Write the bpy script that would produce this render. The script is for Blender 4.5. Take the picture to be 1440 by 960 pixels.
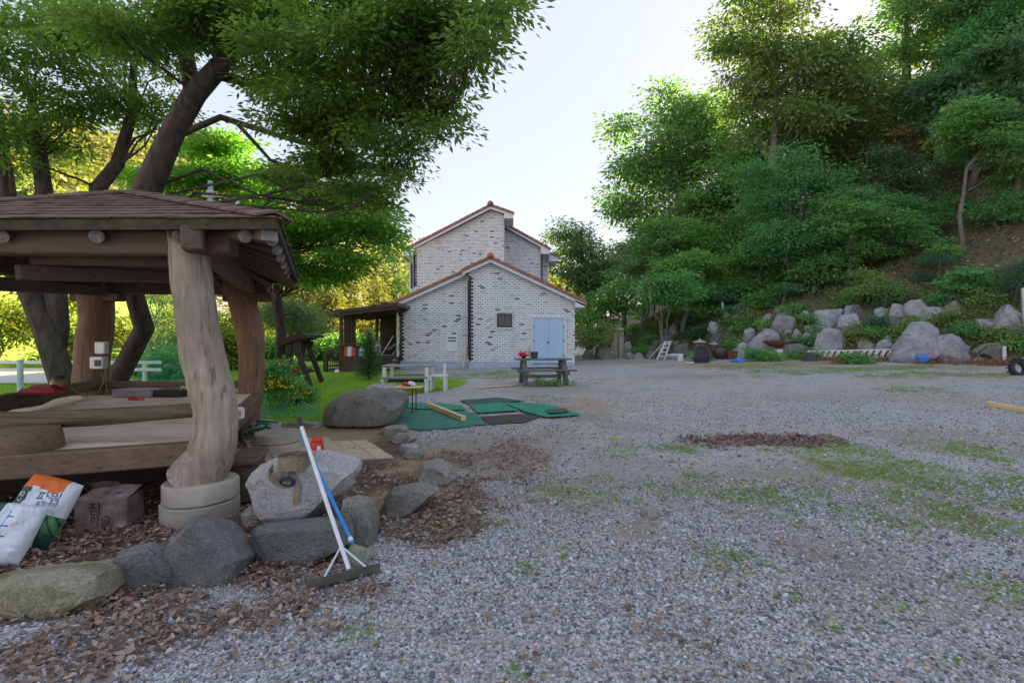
import bpy, bmesh, math, random
import numpy as np
from mathutils import Vector, Matrix, noise as mnoise
R = math.radians
random.seed(7); RNG = np.random.default_rng(7)
sc = bpy.context.scene
C = sc.collection
for o in list(bpy.data.objects): bpy.data.objects.remove(o)

# ------------------------------------------------------------------ camera, sky, sun, exposure
F = 720.0; CX, CY = 720.0, 480.0; HORIZON = 474.0; CAMZ = 1.55
PITCH = -math.atan((CY-HORIZON)/F)
cam_d = bpy.data.cameras.new('Camera'); cam_d.sensor_width = 36; cam_d.lens = F/1440*36
cam_d.clip_start = 0.05; cam_d.clip_end = 2000
cam = bpy.data.objects.new('Camera', cam_d); C.objects.link(cam)
cam.location = (0, 0, CAMZ); cam.rotation_euler = (math.pi/2+PITCH, 0, 0)
sc.camera = cam
SUN_AZ = math.atan2(0.68, 0.73)      # angle of the direction towards the sun, from +x
SUN_EL = R(21)
w = bpy.data.worlds.new('World'); sc.world = w; w.use_nodes = True
nt = w.node_tree; bgn = nt.nodes['Background']
sky = nt.nodes.new('ShaderNodeTexSky'); sky.sky_type = 'NISHITA'; sky.sun_disc = False
sky.sun_elevation = SUN_EL; sky.sun_rotation = math.pi/2-SUN_AZ
sky.air_density = 1.0; sky.dust_density = 0.6; sky.ozone_density = 1.5
gm_ = nt.nodes.new('ShaderNodeGamma'); gm_.inputs[1].default_value = .12; nt.links.new(sky.outputs[0], gm_.inputs[0])      # gamma flattens sky brightness so shaded ground gets more light
hs_ = nt.nodes.new('ShaderNodeHueSaturation'); hs_.inputs['Saturation'].default_value = 2.7; nt.links.new(gm_.outputs[0], hs_.inputs['Color'])
tn_ = nt.nodes.new('ShaderNodeVectorMath'); tn_.operation = 'MULTIPLY'; tn_.inputs[1].default_value = (1.0, .945, 1.0); nt.links.new(hs_.outputs[0], tn_.inputs[0])      # faint lavender evening air
nt.links.new(tn_.outputs[0], bgn.inputs[0]); bgn.inputs[1].default_value = 0.15
sl = bpy.data.lights.new('Sun', 'SUN'); sl.energy = 5.0; sl.angle = R(0.5); sl.color = (1.0, 0.80, 0.52)
sun = bpy.data.objects.new('Sun', sl); C.objects.link(sun)
sd = Vector((math.cos(SUN_AZ)*math.cos(SUN_EL), math.sin(SUN_AZ)*math.cos(SUN_EL), math.sin(SUN_EL)))
sun.rotation_euler = (-sd).to_track_quat('-Z', 'Y').to_euler(); sun.location = (40, 40, 60)
sc.view_settings.view_transform = 'Standard'; sc.view_settings.look = 'None'
sc.view_settings.gamma = 1; sc.view_settings.exposure = 2.66
sc.cycles.use_denoising = True
sc.cycles.max_bounces = 8; sc.cycles.transparent_max_bounces = 12

# ------------------------------------------------------------------ terrain and pixel helpers
def sst(a, b, x):
    t = np.clip((np.asarray(x, float)-a)/(b-a), 0, 1); return t*t*(3-2*t)
def vnoise(x, y, seed=0):
    x = np.asarray(x, float); y = np.asarray(y, float)
    xi = np.floor(x).astype(np.int64); yi = np.floor(y).astype(np.int64); fx = x-xi; fy = y-yi
    fx = fx*fx*(3-2*fx); fy = fy*fy*(3-2*fy)
    def h(a, b):
        n = (a*374761393+b*668265263+seed*982451653) & 0xffffffff
        n = ((n ^ (n >> 13))*1274126177) & 0xffffffff
        return ((n ^ (n >> 16)) & 0xffff)/65535.0
    return (h(xi, yi)*(1-fx)+h(xi+1, yi)*fx)*(1-fy)+(h(xi, yi+1)*(1-fx)+h(xi+1, yi+1)*fx)*fy
def fbm(x, y, seed=0, oct=3):
    s = 0; a = .5
    for i in range(oct):
        s = s+a*vnoise(x*2**i, y*2**i, seed+i); a *= .5
    return s/(1-.5**oct)
N1 = np.array((.75, .66)); N2 = np.array((.991, -.13))
def hill_s(x, y):
    a = N1[0]*x+N1[1]*y-25.9; b = N2[0]*x+N2[1]*y-2.4
    k = 2.0
    return -np.log(np.exp(-np.clip(a, -60, 60)/k)+np.exp(-np.clip(b, -60, 60)/k))*k
def hgt(x, y):
    x = np.asarray(x, float); y = np.asarray(y, float)
    z = .03*np.clip(x+3, 0, 25)*sst(8, 22, y)
    s = hill_s(x, y)
    sp = np.clip(s, 0, 2.6); z = z+sp*.80
    up = np.clip(s-2.6, 0, 85); z = z+.60*up*(1-.0012*up)
    z = z+(fbm(x*.5, y*.5, 5)-.5)*.9*sst(2, 8, s)+(fbm(x*.9, y*.9, 3)-.5)*.04*(1-sst(0, 1, s))
    # low far valley side on the left and the wooded hill behind the house
    far = np.clip(y-62-.25*np.abs(x+30), 0, 70); z = z+.17*far*sst(30, -5, x)
    lf = np.clip(-x-34+.12*y, 0, 60); z = z+.5*lf
    return z
def ray(px, py):
    vx = (px-CX)/F; vz = -(py-CY)/F
    return np.array((vx, math.cos(PITCH)-math.sin(PITCH)*vz, math.sin(PITCH)+math.cos(PITCH)*vz))
def at(px, py, d):                       # world point seen at a pixel, at depth y = d
    r = ray(px, py); r = r/r[1]
    return Vector((r[0]*d, d, CAMZ+r[2]*d))
def G(px, py):                           # where the pixel's ray meets the terrain
    r = ray(px, py); r = r/r[1]; d = .8; last = d
    while d < 160:
        if CAMZ+r[2]*d <= float(hgt(r[0]*d, d)): break
        last = d; d *= 1.015
    a, b = last, d
    for i in range(20):
        m = (a+b)/2
        if CAMZ+r[2]*m <= float(hgt(r[0]*m, m)): b = m
        else: a = m
    return Vector((r[0]*b, b, float(hgt(r[0]*b, b))))
def ground(x, y): return float(hgt(x, y))

# ------------------------------------------------------------------ mesh helpers
class B:
    def __init__(s): s.v = []; s.f = []; s.m = []
    def add(s, vs, fs, mi=0):
        n = len(s.v); s.v += [tuple(v) for v in vs]; s.f += [tuple(i+n for i in f) for f in fs]; s.m += [mi]*len(fs); return s
    def box(s, c, size, rot=None, mi=0, bev=0.0):
        hx, hy, hz = [q/2 for q in size]
        if bev <= 0:
            vs = [Vector((x, y, z)) for z in (-hz, hz) for x, y in ((-hx, -hy), (hx, -hy), (hx, hy), (-hx, hy))]
            fs = [(3, 2, 1, 0), (4, 5, 6, 7), (0, 1, 5, 4), (1, 2, 6, 5), (2, 3, 7, 6), (3, 0, 4, 7)]
        else:
            b = min(bev, hx*.9, hy*.9, hz*.9); vs = []; fs = []
            for z, i in ((-hz, b), (-hz+b, 0), (hz-b, 0), (hz, b)):
                X, Y = hx-i, hy-i; c_ = b if i == 0 else b*.6
                vs += [Vector(p) for p in ((-X+c_, -Y, z), (X-c_, -Y, z), (X, -Y+c_, z), (X, Y-c_, z), (X-c_, Y, z), (-X+c_, Y, z), (-X, Y-c_, z), (-X, -Y+c_, z))]
            for k in range(3):
                for j in range(8):
                    a = k*8+j; d = k*8+(j+1) % 8; fs.append((a, d, d+8, a+8))
            fs.append(tuple(range(7, -1, -1))); fs.append(tuple(range(24, 32)))
        M = rot if rot is not None else Matrix.Identity(3)
        c = Vector(c); return s.add([M @ v+c for v in vs], fs, mi)
    def tube(s, pts, rad, n=10, mi=0, cap=True, wob=0, seed=0, flat=None):
        pts = [Vector(p) for p in pts]; rs = rad if hasattr(rad, '__len__') else [rad]*len(pts)
        vs = []; fs = []; u = None
        for i, p in enumerate(pts):
            t = (pts[min(i+1, len(pts)-1)]-pts[max(i-1, 0)]).normalized()
            if u is None: u = t.cross(Vector((0, 0, 1)) if abs(t.z) < .9 else Vector((0, 1, 0))).normalized()
            u = (u-t*u.dot(t)).normalized(); q = t.cross(u)
            for k in range(n):
                a = 2*math.pi*k/n; rr = rs[i]
                if wob: rr *= 1+wob*mnoise.noise(Vector((math.cos(a)*1.3+seed, math.sin(a)*1.3, i*.45)))
                fq = flat if flat else 1
                vs.append(p+u*math.cos(a)*rr+q*math.sin(a)*rr*fq)
        for i in range(len(pts)-1):
            for k in range(n):
                a = i*n+k; b = i*n+(k+1) % n; fs.append((a, b, b+n, a+n))
        if cap: fs.append(tuple(range(n-1, -1, -1))); fs.append(tuple(range((len(pts)-1)*n, len(pts)*n)))
        return s.add(vs, fs, mi)
    def bar(s, a, b, wd, ht, mi=0, bev=0):
        a = Vector(a); b = Vector(b); t = b-a; L = t.length; t.normalize()
        u = Vector((0, 0, 1)).cross(t)
        u = u.normalized() if u.length > 1e-4 else Vector((1, 0, 0)); q = t.cross(u)
        return s.box((a+b)/2, (L, wd, ht), Matrix((t, u, q)).transposed(), mi, bev)
    def lathe(s, c, prof, n=20, mi=0, cap=True, wob=0):
        c = Vector(c); vs = []; fs = []
        for j, (r, z) in enumerate(prof):
            for k in range(n):
                a = 2*math.pi*k/n; rr = r*(1+wob*mnoise.noise(Vector((math.cos(a), math.sin(a), c.x*3))))
                vs.append(c+Vector((math.cos(a)*rr, math.sin(a)*rr, z)))
        for j in range(len(prof)-1):
            for k in range(n):
                a = j*n+k; b = j*n+(k+1) % n; fs.append((a, b, b+n, a+n))
        if cap: fs.append(tuple(range(n-1, -1, -1))); fs.append(tuple(range((len(prof)-1)*n, len(prof)*n)))
        return s.add(vs, fs, mi)
    def prism(s, poly, ext, mi=0):       # polygon of 3D points extruded by the vector ext
        ext = Vector(ext); p = [Vector(q) for q in poly]; n = len(p)
        fs = [tuple(range(n)), tuple(range(2*n-1, n-1, -1))]+[((i+1) % n, i, i+n, (i+1) % n+n) for i in range(n)]
        return s.add(p+[q+ext for q in p], fs, mi)

def npmesh(name, v, f, mats, smooth=False, mi=None, rnd=None):
    """v (N,3), f (M,k) numpy arrays of one face size"""
    me = bpy.data.meshes.new(name); v = np.asarray(v, np.float32); f = np.asarray(f, np.int32); k = f.shape[1]
    me.vertices.add(len(v)); me.vertices.foreach_set('co', v.ravel())
    me.loops.add(f.size); me.loops.foreach_set('vertex_index', f.ravel())
    me.polygons.add(len(f)); me.polygons.foreach_set('loop_start', np.arange(0, f.size, k, dtype=np.int32))
    for m in mats: me.materials.append(m)
    if mi is not None: me.polygons.foreach_set('material_index', np.asarray(mi, np.int32))
    if smooth: me.polygons.foreach_set('use_smooth', np.ones(len(f), bool))
    if rnd is not None:
        a = me.attributes.new('rnd', 'FLOAT', 'POINT'); a.data.foreach_set('value', np.asarray(rnd, np.float32))
    me.update(calc_edges=True); return me
def link(name, me, parent=None, loc=(0, 0, 0)):
    o = bpy.data.objects.new(name, me); C.objects.link(o)
    o.location = loc
    if parent is not None: o.parent = parent
    return o
def worg(p):
    l = Vector((0, 0, 0))
    while p is not None: l += p.location; p = p.parent
    return l
def mk(name, b, mats, parent=None, smooth=False, origin=None):
    """link a builder as one mesh object; vertices are given in world space"""
    if not isinstance(mats, (list, tuple)): mats = [mats]
    base = worg(parent)
    if origin is None:
        if parent is not None: origin = base
        else:
            a = np.array(b.v); origin = Vector(((a[:, 0].min()+a[:, 0].max())/2, (a[:, 1].min()+a[:, 1].max())/2, a[:, 2].min()))
    origin = Vector(origin)
    me = bpy.data.meshes.new(name); me.from_pydata([tuple(Vector(v)-origin) for v in b.v], [], b.f)
    for m in mats: me.materials.append(m)
    me.polygons.foreach_set('material_index', np.array(b.m, np.int32))
    if smooth is True: me.polygons.foreach_set('use_smooth', np.ones(len(b.f), bool))
    me.update()
    if smooth and smooth is not True: me.polygons.foreach_set('use_smooth', np.ones(len(b.f), bool)); me.set_sharp_from_angle(angle=R(smooth))
    return link(name, me, parent, origin-base)
def tag(o, label=None, cat=None, group=None, kind=None):
    if label: o['label'] = label
    if cat: o['category'] = cat
    if group: o['group'] = group
    if kind: o['kind'] = kind
    return o
def thing(name, label, cat, loc, group=None):
    o = bpy.data.objects.new(name, None); C.objects.link(o); o.location = loc; o.empty_display_size = .2
    return tag(o, label, cat, group)
def rotz(a): return Matrix.Rotation(a, 3, 'Z')

# ------------------------------------------------------------------ materials
def newmat(name):
    m = bpy.data.materials.new(name); m.use_nodes = True; n = m.node_tree
    return m, n, n.nodes['Principled BSDF']
def nd(n, t, **kw):
    q = n.nodes.new(t)
    for k, v in kw.items():
        if k[0] == 'i' and k[1:].isdigit(): q.inputs[int(k[1:])].default_value = v
        elif k.startswith('in_'): q.inputs[k[3:]].default_value = v
        else: setattr(q, k, v)
    return q
def mixc(n, fac, a, b, mode='MIX'):
    q = n.nodes.new('ShaderNodeMix'); q.data_type = 'RGBA'; q.blend_type = mode
    for s, v in ((q.inputs[0], fac), (q.inputs[6], a), (q.inputs[7], b)):
        if hasattr(v, 'is_linked'): n.links.new(v, s)
        elif isinstance(v, (int, float)): s.default_value = v
        else: s.default_value = (*v, 1)
    return q.outputs[2]
def coords(n, scale=(1, 1, 1), kind='Object'):
    t = n.nodes.new('ShaderNodeTexCoord'); mp = n.nodes.new('ShaderNodeMapping'); mp.inputs['Scale'].default_value = scale
    n.links.new(t.outputs[kind], mp.inputs[0]); return mp.outputs[0]
def noise(n, co, scale, detail=5, rough=.6):
    q = n.nodes.new('ShaderNodeTexNoise'); q.inputs['Scale'].default_value = scale; q.inputs['Detail'].default_value = detail
    q.inputs['Roughness'].default_value = rough
    n.links.new(co, q.inputs['Vector']); return q.outputs['Fac']
def ramp(n, fac, stops):
    q = n.nodes.new('ShaderNodeValToRGB'); e = q.color_ramp.elements
    while len(e) < len(stops): e.new(.5)
    for k, (p, c) in enumerate(stops): e[k].position = p; e[k].color = (*c, 1) if len(c) == 3 else c
    n.links.new(fac, q.inputs[0]); return q.outputs[0]
def bump(n, h, bsdf, dist=.01, strength=.6):
    q = n.nodes.new('ShaderNodeBump'); q.inputs['Distance'].default_value = dist; q.inputs['Strength'].default_value = strength
    n.links.new(h, q.inputs['Height']); n.links.new(q.outputs[0], bsdf.inputs['Normal']); return q
def M_(name, c1, c2=None, rough=.8, scale=6, st=(1, 1, 1), bmp=.004, metal=0, detail=6, lo=.35, hi=.68):
    m, n, b = newmat(name); co = coords(n, st)
    c2 = c2 or tuple(x*.75 for x in c1)
    f = noise(n, co, scale, detail)
    n.links.new(ramp(n, f, [(lo, c2), (hi, c1)]), b.inputs['Base Color'])
    b.inputs['Roughness'].default_value = rough; b.inputs['Metallic'].default_value = metal
    if bmp: bump(n, noise(n, co, scale*4, 4), b, bmp)
    return m
def woodmat(name, c1, c2, axis='z', rough=.75, scale=14, bmp=.004):
    st = {'x': (.08, 1, 1), 'y': (1, .08, 1), 'z': (1, 1, .08)}[axis]
    m, n, b = newmat(name); co = coords(n, st); co2 = coords(n)
    f = noise(n, co, scale*2.2, 8, .7); g = noise(n, co2, 1.6, 4); ck = ramp(n, noise(n, coords(n, tuple(q*.22 if q < 1 else q for q in st)), scale*1.9, 2, .5), [(.62, (0,)*3), (.68, (.55,)*3)])
    base = ramp(n, f, [(.3, c2), (.5, tuple((x+y)/2 for x, y in zip(c1, c2))), (.7, c1)])
    fin = mixc(n, ramp(n, g, [(.4, (0, 0, 0)), (.7, (.45, .45, .45))]), base, tuple(x*.55 for x in c2))
    n.links.new(mixc(n, ck, fin, tuple(x*.3 for x in c2)), b.inputs['Base Color'])
    b.inputs['Roughness'].default_value = rough; bump(n, f, b, bmp, .7); return m
def rockmat(name, c1, c2, moss=0.0, lich=.35, scale=2.2, mosscol=(.07, .09, .03), spk=.6):
    m, n, b = newmat(name); co = coords(n)
    f = noise(n, co, scale, 8, .65); g = noise(n, co, scale*9, 6, .7); h = noise(n, co, 70, 3)
    c = ramp(n, f, [(.32, c2), (.62, c1)])
    c = mixc(n, ramp(n, g, [(.45, (0, 0, 0)), (.75, (lich, lich, lich))]), c, tuple(min(1, x*1.55+.03) for x in c1))
    c = mixc(n, ramp(n, h, [(.36, (spk,)*3), (.52, (0,)*3)]), c, tuple(x*.4 for x in c2))
    vv = n.nodes.new('ShaderNodeTexVoronoi'); vv.feature = 'DISTANCE_TO_EDGE'; vv.inputs['Scale'].default_value = 1.1
    wv = n.nodes.new('ShaderNodeVectorMath'); wv.operation = 'ADD'; nn = n.nodes.new('ShaderNodeTexNoise'); nn.inputs['Scale'].default_value = 3.5
    n.links.new(co, nn.inputs['Vector']); n.links.new(co, wv.inputs[0]); n.links.new(nn.outputs['Color'], wv.inputs[1]); n.links.new(wv.outputs[0], vv.inputs['Vector'])
    crack = ramp(n, vv.outputs['Distance'], [(.0, (.35,)*3), (.010, (0,)*3)])
    c = mixc(n, crack, c, tuple(x*.3 for x in c2))
    if moss:
        k = noise(n, co, scale*1.6, 7, .7)
        c = mixc(n, ramp(n, k, [(.62-moss*.3, (0, 0, 0)), (.72-moss*.2, (.9, .9, .9))]), c, mosscol)
    n.links.new(c, b.inputs['Base Color']); b.inputs['Roughness'].default_value = .88
    ad = n.nodes.new('ShaderNodeMath'); ad.operation = 'ADD'; n.links.new(f, ad.inputs[0]); n.links.new(g, ad.inputs[1])
    sb = n.nodes.new('ShaderNodeMath'); sb.operation = 'SUBTRACT'; n.links.new(ad.outputs[0], sb.inputs[0]); n.links.new(crack, sb.inputs[1])
    bump(n, sb.outputs[0], b, .03, .7); return m
def leafmat(name, c1, c2, trans=.35, c3=None, rough=.55, k=1.0):
    c1 = tuple(x*k for x in c1); c2 = tuple(x*k for x in c2); c3 = tuple(x*k for x in c3) if c3 else None
    m, n, b = newmat(name)
    a = nd(n, 'ShaderNodeAttribute', attribute_name='rnd')
    st = [(0, c2), (.6, c1), (1, c3 or tuple(min(1, x*1.35) for x in c1))]
    col = ramp(n, a.outputs['Fac'], st)
    n.links.new(col, b.inputs['Base Color']); b.inputs['Roughness'].default_value = rough
    b.inputs['Specular IOR Level'].default_value = .35
    t = n.nodes.new('ShaderNodeBsdfTranslucent'); n.links.new(mixc(n, .5, col, (.55, .75, .12), 'MIX') if trans > .3 else col, t.inputs[0])
    hs = n.nodes.new('ShaderNodeMix'); hs.data_type = 'RGBA'
    mx = n.nodes.new('ShaderNodeMixShader'); mx.inputs[0].default_value = trans
    cc = mixc(n, 1.0, col, (1.5, 1.75, .7), 'MULTIPLY'); n.links.new(cc, t.inputs[0])
    n.nodes.remove(hs)
    n.links.new(b.outputs[0], mx.inputs[1]); n.links.new(t.outputs[0], mx.inputs[2])
    n.links.new(mx.outputs[0], n.nodes['Material Output'].inputs[0]); return m

W = {}
W['post'] = woodmat('post_wood', (.54, .45, .36), (.27, .20, .15), 'z', scale=12, bmp=.014)
W['postred'] = woodmat('red_post_wood', (.36, .20, .115), (.16, .085, .052), 'z', scale=12, bmp=.012)
W['log'] = woodmat('weathered_log', (.20, .15, .09), (.07, .05, .032), 'x', bmp=.014)
W['beam'] = woodmat('dark_beam_wood', (.19, .125, .085), (.09, .058, .042), 'x')
W['beamy'] = woodmat('dark_rafter_wood', (.22, .145, .10), (.10, .065, .046), 'y')
W['deck'] = woodmat('deck_wood', (.86, .70, .57), (.68, .53, .42), 'x', scale=9)
W['rim'] = woodmat('rim_wood', (.25, .165, .105), (.14, .09, .055), 'x')
W['logend'] = M_('log_end_wood', (.36, .33, .30), (.17, .15, .135), .9, 22)
W['pale'] = woodmat('pale_lumber', (.78, .60, .34), (.62, .45, .24), 'x')
W['dkwood'] = woodmat('stained_dark_wood', (.06, .038, .03), (.03, .02, .017), 'z')
W['greywood'] = woodmat('grey_weathered_wood', (.42, .37, .36), (.25, .22, .22), 'x')
W['greenwood'] = woodmat('mossy_table_wood', (.20, .24, .21), (.10, .11, .10), 'x')
W['shingle'] = M_('red_brown_shingle', (.21, .13, .10), (.095, .06, .048), .95, 5, bmp=.006)
W['mossedge'] = M_('mossy_fascia', (.085, .075, .035), (.04, .034, .022), .95, 14)
W['conc'] = M_('concrete', (.50, .45, .38), (.36, .31, .25), .9, 5)
W['paver'] = M_('sandy_paver', (.60, .50, .36), (.48, .39, .27), .92, 7, bmp=.002)
W['white'] = M_('white_paint', (.78, .79, .80), (.68, .69, .71), .5, 3, bmp=0)
W['whitemetal'] = M_('lacquered_pole_metal', (.72, .73, .78), (.62, .63, .68), .35, 8, bmp=0, metal=.3)
W['steel'] = M_('dull_steel', (.22, .20, .18), (.13, .12, .10), .55, 12, metal=.6)
W['galv'] = M_('galvanised_metal', (.62, .64, .66), (.5, .52, .55), .4, 6, bmp=0, metal=.5)
W['blue'] = M_('blue_plastic', (.02, .26, .72), (.015, .20, .6), .4, 5, bmp=0)
W['brightblue'] = M_('bright_blue_plastic', (.03, .25, .85), (.02, .2, .7), .4, 5, bmp=0)
W['tine'] = M_('pale_green_wire', (.42, .45, .33), (.3, .33, .24), .4, 12, bmp=0)
W['red'] = M_('red_paint', (.72, .045, .02), (.55, .03, .015), .4, 7, bmp=0)
W['black'] = M_('black_rubber', (.025, .025, .028), (.015, .015, .017), .6, 9)
W['darkgrey'] = M_('dark_grey_plastic', (.06, .065, .075), (.04, .042, .05), .5, 6)
W['strap'] = M_('beige_webbing', (.33, .27, .18), (.19, .155, .105), .9, 40, bmp=.002)
W['navy'] = M_('navy_webbing', (.03, .05, .14), (.02, .03, .09), .85, 30)
W['card'] = M_('wet_cardboard', (.33, .27, .245), (.14, .095, .085), .9, 7, bmp=.004)
W['ink'] = M_('black_ink', (.02, .02, .025), (.02, .02, .02), .7, 5, bmp=0)
W['sackwhite'] = M_('white_woven_sack', (.74, .77, .82), (.66, .69, .76), .5, 4, bmp=.001)
W['orange'] = M_('orange_print', (.75, .16, .02), (.68, .13, .02), .5, 4, bmp=0)
W['dgreen'] = M_('dark_green_print', (.015, .09, .06), (.012, .07, .05), .5, 4, bmp=0)
W['lgreen'] = M_('green_print', (.08, .30, .08), (.05, .2, .05), .5, 20, bmp=0)
W['bluep'] = M_('blue_print', (.05, .12, .5), (.05, .12, .5), .5, 4, bmp=0)
W['rust'] = M_('rusty_iron', (.20, .075, .04), (.10, .04, .025), .85, 9)
W['onggi'] = M_('brown_glazed_clay', (.10, .055, .045), (.055, .03, .028), .35, 6, bmp=0)
W['soffit'] = M_('white_soffit', (.70, .75, .82), (.62, .67, .75), .6, 2, bmp=0)
W['tile'] = M_('terracotta_tile', (.50, .17, .09), (.33, .115, .07), .8, 2.2)
W['tile2'] = M_('weathered_terracotta', (.40, .20, .14), (.24, .12, .09), .85, 2.2)
W['door'] = M_('pale_blue_door_paint', (.42, .58, .78), (.39, .55, .75), .45, 1.2, bmp=0)
W['plinth'] = M_('blue_grey_plinth', (.46, .55, .66), (.36, .43, .53), .8, 3)
W['quoin'] = M_('dark_purple_brick', (.055, .04, .055), (.03, .025, .035), .75, 9)
W['brownframe'] = M_('brown_window_frame', (.07, .05, .045), (.05, .04, .035), .5, 3, bmp=0)
W['porch'] = woodmat('porch_brown_wood', (.10, .055, .038), (.06, .032, .025), 'x')
W['porchroof'] = M_('dark_metal_roof', (.06, .05, .05), (.04, .035, .035), .45, 3, bmp=0)
W['bark'] = M_('dark_bark', (.125, .10, .08), (.045, .036, .03), .95, 11, (1, 1, .25), bmp=.04)
W['barkg'] = M_('grey_bark', (.22, .19, .16), (.11, .095, .08), .95, 9, (1, 1, .3), bmp=.015)
W['matg'] = M_('green_mat', (.03, .28, .16), (.018, .18, .11), .95, 30, bmp=.004)
W['mattl'] = M_('teal_mat', (.03, .22, .155), (.05, .14, .10), .95, 5, bmp=.004)
W['matdk'] = M_('worn_dark_green_mat', (.025, .10, .07), (.06, .065, .05), .95, 4, bmp=.004)
W['matbr'] = M_('brown_mat', (.075, .05, .042), (.05, .035, .03), .95, 20, bmp=.004)
W['roadm'] = M_('pale_concrete_road', (.55, .52, .50), (.45, .43, .41), .9, 2)
W['yellow'] = leafmat('yellow_petal', (.75, .50, .02), (.7, .30, .01), .2)
def glassmat():
    m, n, b = newmat('dark_window_glass'); b.inputs['Base Color'].default_value = (.05, .06, .07, 1); b.inputs['Roughness'].default_value = .08; return m
W['glass'] = glassmat()
def netmat(name, col, op):
    m, n, b = newmat(name); b.inputs['Base Color'].default_value = (*col, 1); b.inputs['Roughness'].default_value = .7
    t = n.nodes.new('ShaderNodeBsdfTransparent'); mx = n.nodes.new('ShaderNodeMixShader')
    wv = n.nodes.new('ShaderNodeTexNoise'); wv.inputs['Scale'].default_value = 4; n.links.new(coords(n), wv.inputs['Vector'])
    mr = nd(n, 'ShaderNodeMapRange'); mr.inputs[3].default_value = op-.2; mr.inputs[4].default_value = op+.2; n.links.new(wv.outputs['Fac'], mr.inputs[0]); n.links.new(mr.outputs[0], mx.inputs[0])
    n.links.new(t.outputs[0], mx.inputs[1]); n.links.new(b.outputs[0], mx.inputs[2]); n.links.new(mx.outputs[0], n.nodes['Material Output'].inputs[0]); return m
W['net'] = netmat('green_netting', (.015, .30, .18), .36)

def brickmat():
    m, n, b = newmat('white_washed_brick')
    t = n.nodes.new('ShaderNodeTexCoord'); sp = n.nodes.new('ShaderNodeSeparateXYZ'); cb = n.nodes.new('ShaderNodeCombineXYZ')
    n.links.new(t.outputs['Object'], sp.inputs[0])
    ax = n.nodes.new('ShaderNodeMath'); ax.operation = 'ADD'; n.links.new(sp.outputs[0], ax.inputs[0]); n.links.new(sp.outputs[1], ax.inputs[1])
    n.links.new(ax.outputs[0], cb.inputs[0]); n.links.new(sp.outputs[2], cb.inputs[1])
    br = n.nodes.new('ShaderNodeTexBrick'); br.inputs['Scale'].default_value = 1.0
    br.inputs['Brick Width'].default_value = .235; br.inputs['Row Height'].default_value = .088; br.inputs['Mortar Size'].default_value = .0105
    br.inputs['Mortar Smooth'].default_value = .15; br.inputs['Bias'].default_value = 0; br.offset = .5
    br.inputs['Color1'].default_value = (1, 1, 1, 1); br.inputs['Color2'].default_value = (0, 0, 0, 1); br.inputs['Mortar'].default_value = (.6, .6, .6, 1)
    n.links.new(cb.outputs[0], br.inputs['Vector'])
    bc = ramp(n, br.outputs['Color'], [(.0, (.17, .18, .22)), (.02, (.24, .25, .29)), (.03, (.58, .59, .62)), (.12, (.72, .73, .75)), (.2, (.84, .84, .86)), (1, (.93, .93, .93))])
    g = noise(n, coords(n), 9, 5); bc = mixc(n, ramp(n, g, [(.5, (0,)*3), (.8, (.35,)*3)]), bc, (.52, .53, .58))
    stn = noise(n, coords(n, (1.2, 1.2, .25)), 1.4, 6, .65); bc = mixc(n, ramp(n, stn, [(.5, (0,)*3), (.75, (.35,)*3)]), bc, (.55, .56, .60)); c = mixc(n, br.outputs['Fac'], bc, (.16, .17, .21))
    n.links.new(c, b.inputs['Base Color']); b.inputs['Roughness'].default_value = .8
    inv = n.nodes.new('ShaderNodeMath'); inv.operation = 'SUBTRACT'; inv.inputs[0].default_value = 1; n.links.new(br.outputs['Fac'], inv.inputs[1])
    bump(n, inv.outputs[0], b, .012, .8); return m
W['brick'] = brickmat()

RK = {'slab': rockmat('pale_slab_granite', (.50, .485, .48), (.32, .305, .31), spk=.45), 'light': rockmat('pale_granite', (.44, .43, .44), (.26, .25, .26), .12),
      'dark': rockmat('dark_grey_stone', (.20, .205, .20), (.11, .115, .11), .25),
      'moss': rockmat('mossy_stone', (.36, .33, .24), (.23, .21, .14), .55, mosscol=(.10, .105, .03)),
      'boulder': rockmat('smooth_grey_boulder', (.27, .265, .235), (.155, .15, .13), .2),
      'blue': rockmat('blue_grey_granite', (.42, .43, .46), (.24, .25, .28), .12),
      'stripe': rockmat('streaked_purple_granite', (.42, .41, .43), (.16, .135, .16), .1, scale=1.5),
      'tan': rockmat('tan_stone', (.36, .33, .29), (.22, .20, .175), .3)}
LMX = {'oak2': ((.085, .115, .04), (.045, .062, .026), .35), 'dog2': ((.075, .15, .05), (.04, .085, .03), .38), 'oak3': ((.055, .105, .055), (.028, .056, .032), .32)}
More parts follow.
